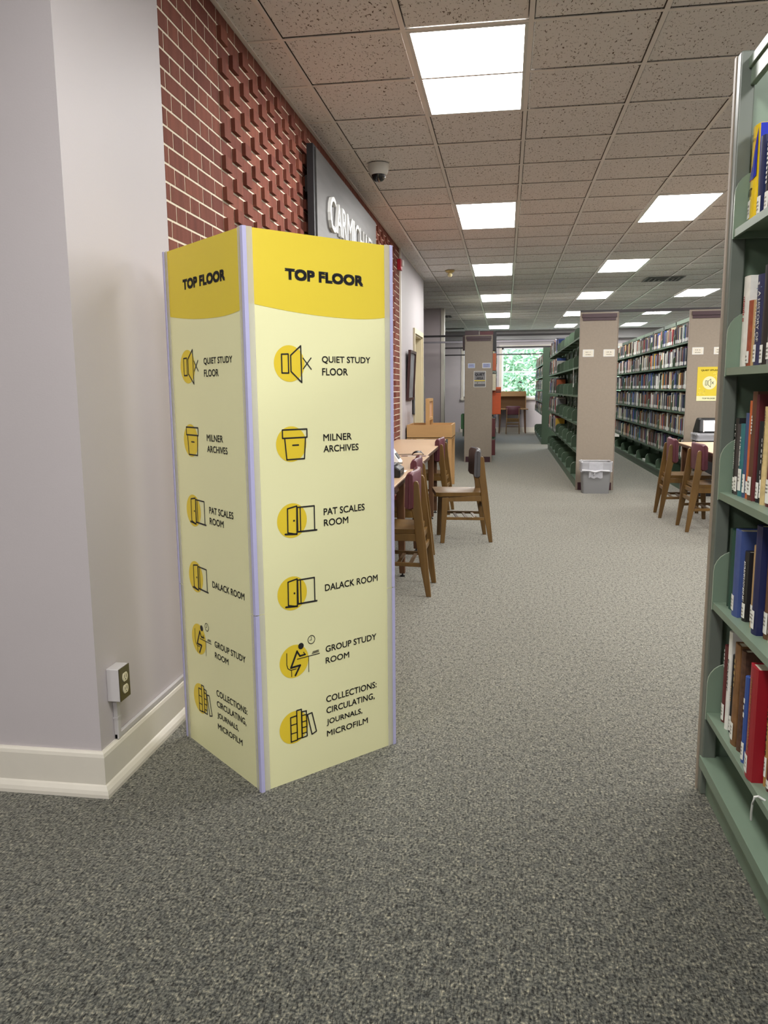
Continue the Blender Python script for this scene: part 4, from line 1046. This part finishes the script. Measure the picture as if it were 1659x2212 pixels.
for z_, k in ((.30,.20),(.28,.198),(.33,.197),(.37,.199),(.405,.201),(.412,.192),(.39,.182),(.3,.172)):
    rings.append([(x*(1+random.uniform(-.015,.015)), y*(1+random.uniform(-.02,.02)), z_+random.uniform(-.006,.006)) for x, y in rrect(k, k-.06, .037)])
loft(b, rings, cap0=False); ln = obj('liner', b, liner_m, e, smooth=True)
b = MB(); nx_, nz_ = 10, 8
vs = [(-.095+.17*i/nx_, -.142-.006*math.sin(i*1.9+j), .405-.20*j/nz_+.008*math.sin(i*1.3)) for j in range(nz_+1) for i in range(nx_+1)]
b.add(vs, [(j*(nx_+1)+i, j*(nx_+1)+i+1, (j+1)*(nx_+1)+i+1, (j+1)*(nx_+1)+i) for j in range(nz_) for i in range(nx_)]); obj('liner_flap', b, liner_m, e, smooth=True)
obj('liner_knot', MB().tube([(-.18,-.138,.30),(-.09,-.148,.297),(-.02,-.153,.283),(.05,-.150,.300),(.16,-.140,.292)], [.012,.008,.014,.009,.012], 8).tube([(-.02,-.15,.285),(-.028,-.152,.25),(-.04,-.15,.235)], [.009,.006,.004], 6), mat('bunched_liner', (228,228,232), .25, alpha=.75), e, smooth=True)

e = empty('swing_bin', (2.52, 10.22, 0)); tag(e, 'tall black waste bin with glossy flap lid and clear liner behind the reading table', 'bin')
b = MB(); loft(b, [[(x, y, 0) for x, y in rrect(.17,.14,.03)], [(x, y, .74) for x, y in rrect(.205,.17,.035)], [(x, y, .76) for x, y in rrect(.205,.17,.035)]], cap1=True); obj('tub', b, black, e, smooth=True)
b = MB(); rings = []
for z_, k in ((.70,.222),(.685,.22),(.72,.215),(.755,.225),(.77,.215),(.775,.2)): rings.append([(x*(1+random.uniform(-.012,.012)), y*(1+random.uniform(-.02,.02)), z_+random.uniform(-.006,.006)) for x, y in rrect(k, k-.035, .037)])
loft(b, rings, cap0=False); obj('liner', b, liner_m, e, smooth=True)
b = MB(); loft(b, [[(x, y, .76) for x, y in rrect(.200,.165,.035)], [(x, y, .80) for x, y in rrect(.198,.163,.035)], [(x, y, .935) for x, y in rrect(.180,.10,.03)], [(x, y, .955) for x, y in rrect(.168,.085,.03)]], cap1=True); obj('lid', b, black, e, bevel=.004)
obj('flap', MB().prism([(-.135,.80),(.16,.80),(.16,.925),(-.125,.925)], lambda u, v, w_: (u, -.166-w_+(v-.80)*.45, v), 0, .006), mat('flap_silver', (236,238,242), .12, metal=.3), e)
obj('flap_rim', MB().prism([(-.15,.79),(-.135,.79),(-.125,.93),(-.14,.93)], lambda u, v, w_: (u, -.166-w_+(v-.80)*.45, v), 0, .007), gal, e)

# ------------------------------------------------------------------ study carrel at the window
car = mat('carrel_oak', (150,116,76), .45, noise=.1, nscale=12, stretch=(.2,1,1))
e = empty('study_carrel', (.21, 24.30, 0)); tag(e, 'oak study carrel with a tall back shelf under the window', 'desk')
obj('desktop', MB().box(-.44,.46,-.38,.33,.705,.735), car, e, bevel=.004)
obj('back_board', MB().box(-.42,.40,.30,.33,.735,1.245), car, e)
obj('side_board', MB().box(-.42,-.40,-.05,.30,.735,1.245), car, e); obj('side_board', MB().box(.38,.40,-.05,.30,.735,1.245), car, e)
obj('shelf', MB().box(-.40,.38,.02,.30,1.09,1.11), car, e); obj('shelf_front', MB().box(-.40,.38,.0,.02,1.10,1.245), car, e)
for sx in (-1, 1):
    for sy_ in (-.3, .25): obj('leg', MB().add([(sx*.36-.03,sy_-.03,.705),(sx*.36+.03,sy_-.03,.705),(sx*.36+.03,sy_+.03,.705),(sx*.36-.03,sy_+.03,.705),(sx*.39-.018,sy_-.018,0),(sx*.39+.018,sy_-.018,0),(sx*.39+.018,sy_+.018,0),(sx*.39-.018,sy_+.018,0)], [(0,1,2,3),(7,6,5,4),(0,4,5,1),(1,5,6,2),(2,6,7,3),(3,7,4,0)]), oakd, e)

# ------------------------------------------------------------------ outside the windows
leaf_m = bpy.data.materials.new('leaf'); leaf_m.use_nodes = True; n = leaf_m.node_tree; p = n.nodes['Principled BSDF']
g = n.nodes.new('ShaderNodeNewGeometry'); t_ = n.nodes.new('ShaderNodeTexNoise'); t_.inputs['Scale'].default_value = 2.5; t_.inputs['Detail'].default_value = 4
r = n.nodes.new('ShaderNodeValToRGB'); r.color_ramp.elements[0].position = .3; r.color_ramp.elements[0].color = (*lin((130,164,122)), 1); r.color_ramp.elements[1].position = .7; r.color_ramp.elements[1].color = (*lin((196,216,176)), 1)
n.links.new(g.outputs['Position'], t_.inputs['Vector']); n.links.new(t_.outputs['Fac'], r.inputs[0]); n.links.new(r.outputs[0], p.inputs['Base Color'])
p.inputs['Roughness'].default_value = .5
bark = mat('bark', (92,78,64), .9, noise=.2, nscale=10)
struct(obj('ground_outside', MB().box(-30, 34, FARY+.2, 70, -3.6, -3.5), mat('lawn', (96,130,70), .9, noise=.15, nscale=3)))
random.seed(11)
def tree(x, y, zc, rad, nl, label):
    e = empty('tree', (x, y, -3.5)); tag(e, label, 'tree', 'trees beyond the windows')
    obj('trunk', MB().tube([(0,0,0),(.1,0,2.2),(-.05,.1,zc+3.5)], [.24,.18,.08], 10).tube([(.05,0,2.4),(1.1,-.3,4.2),(1.6,-.5,zc+4.4)], [.11,.07,.03], 8).tube([(0,0,2.8),(-1.2,.1,4.6),(-1.8,-.3,zc+4.6)], [.11,.07,.03], 8), bark, e, smooth=True)
    b = MB()
    for _ in range(nl):
        while True:
            v = Vector((random.uniform(-1,1), random.uniform(-1,1), random.uniform(-1,1)))
            if .25 < v.length < 1: break
        c = Vector((v.x*rad, v.y*rad*.8, zc+3.5+v.z*rad))
        a = Vector((random.gauss(0,1), random.gauss(0,1), random.gauss(0,.6))).normalized(); q = a.cross(Vector((random.gauss(0,1), random.gauss(0,1), random.gauss(0,1)))).normalized()
        L = random.uniform(.10,.20); W = L*.38
        b.add([c-a*L, c+q*W, c+a*L, c-q*W], [(0,1,2,3)])
    o = obj('crown', b, leaf_m, e); o['kind'] = 'stuff'
tree(.6, 33.0, 1.7, 2.6, 5200, 'leafy green tree outside the window behind the carrel')
tree(-4.6, 34.0, 2.0, 2.5, 3000, 'leafy green tree outside the wall past the mauve wall')
tree(5.9, 34.5, 1.7, 2.6, 3000, 'leafy green tree outside the window behind the stacks')
tree(-1.8, 40.5, 1.9, 3.0, 4200, 'leafy green tree standing further off behind the carrel window')
tree(4.4, 41.0, 1.9, 3.0, 4200, 'leafy green tree standing further off beside the carrel window view')
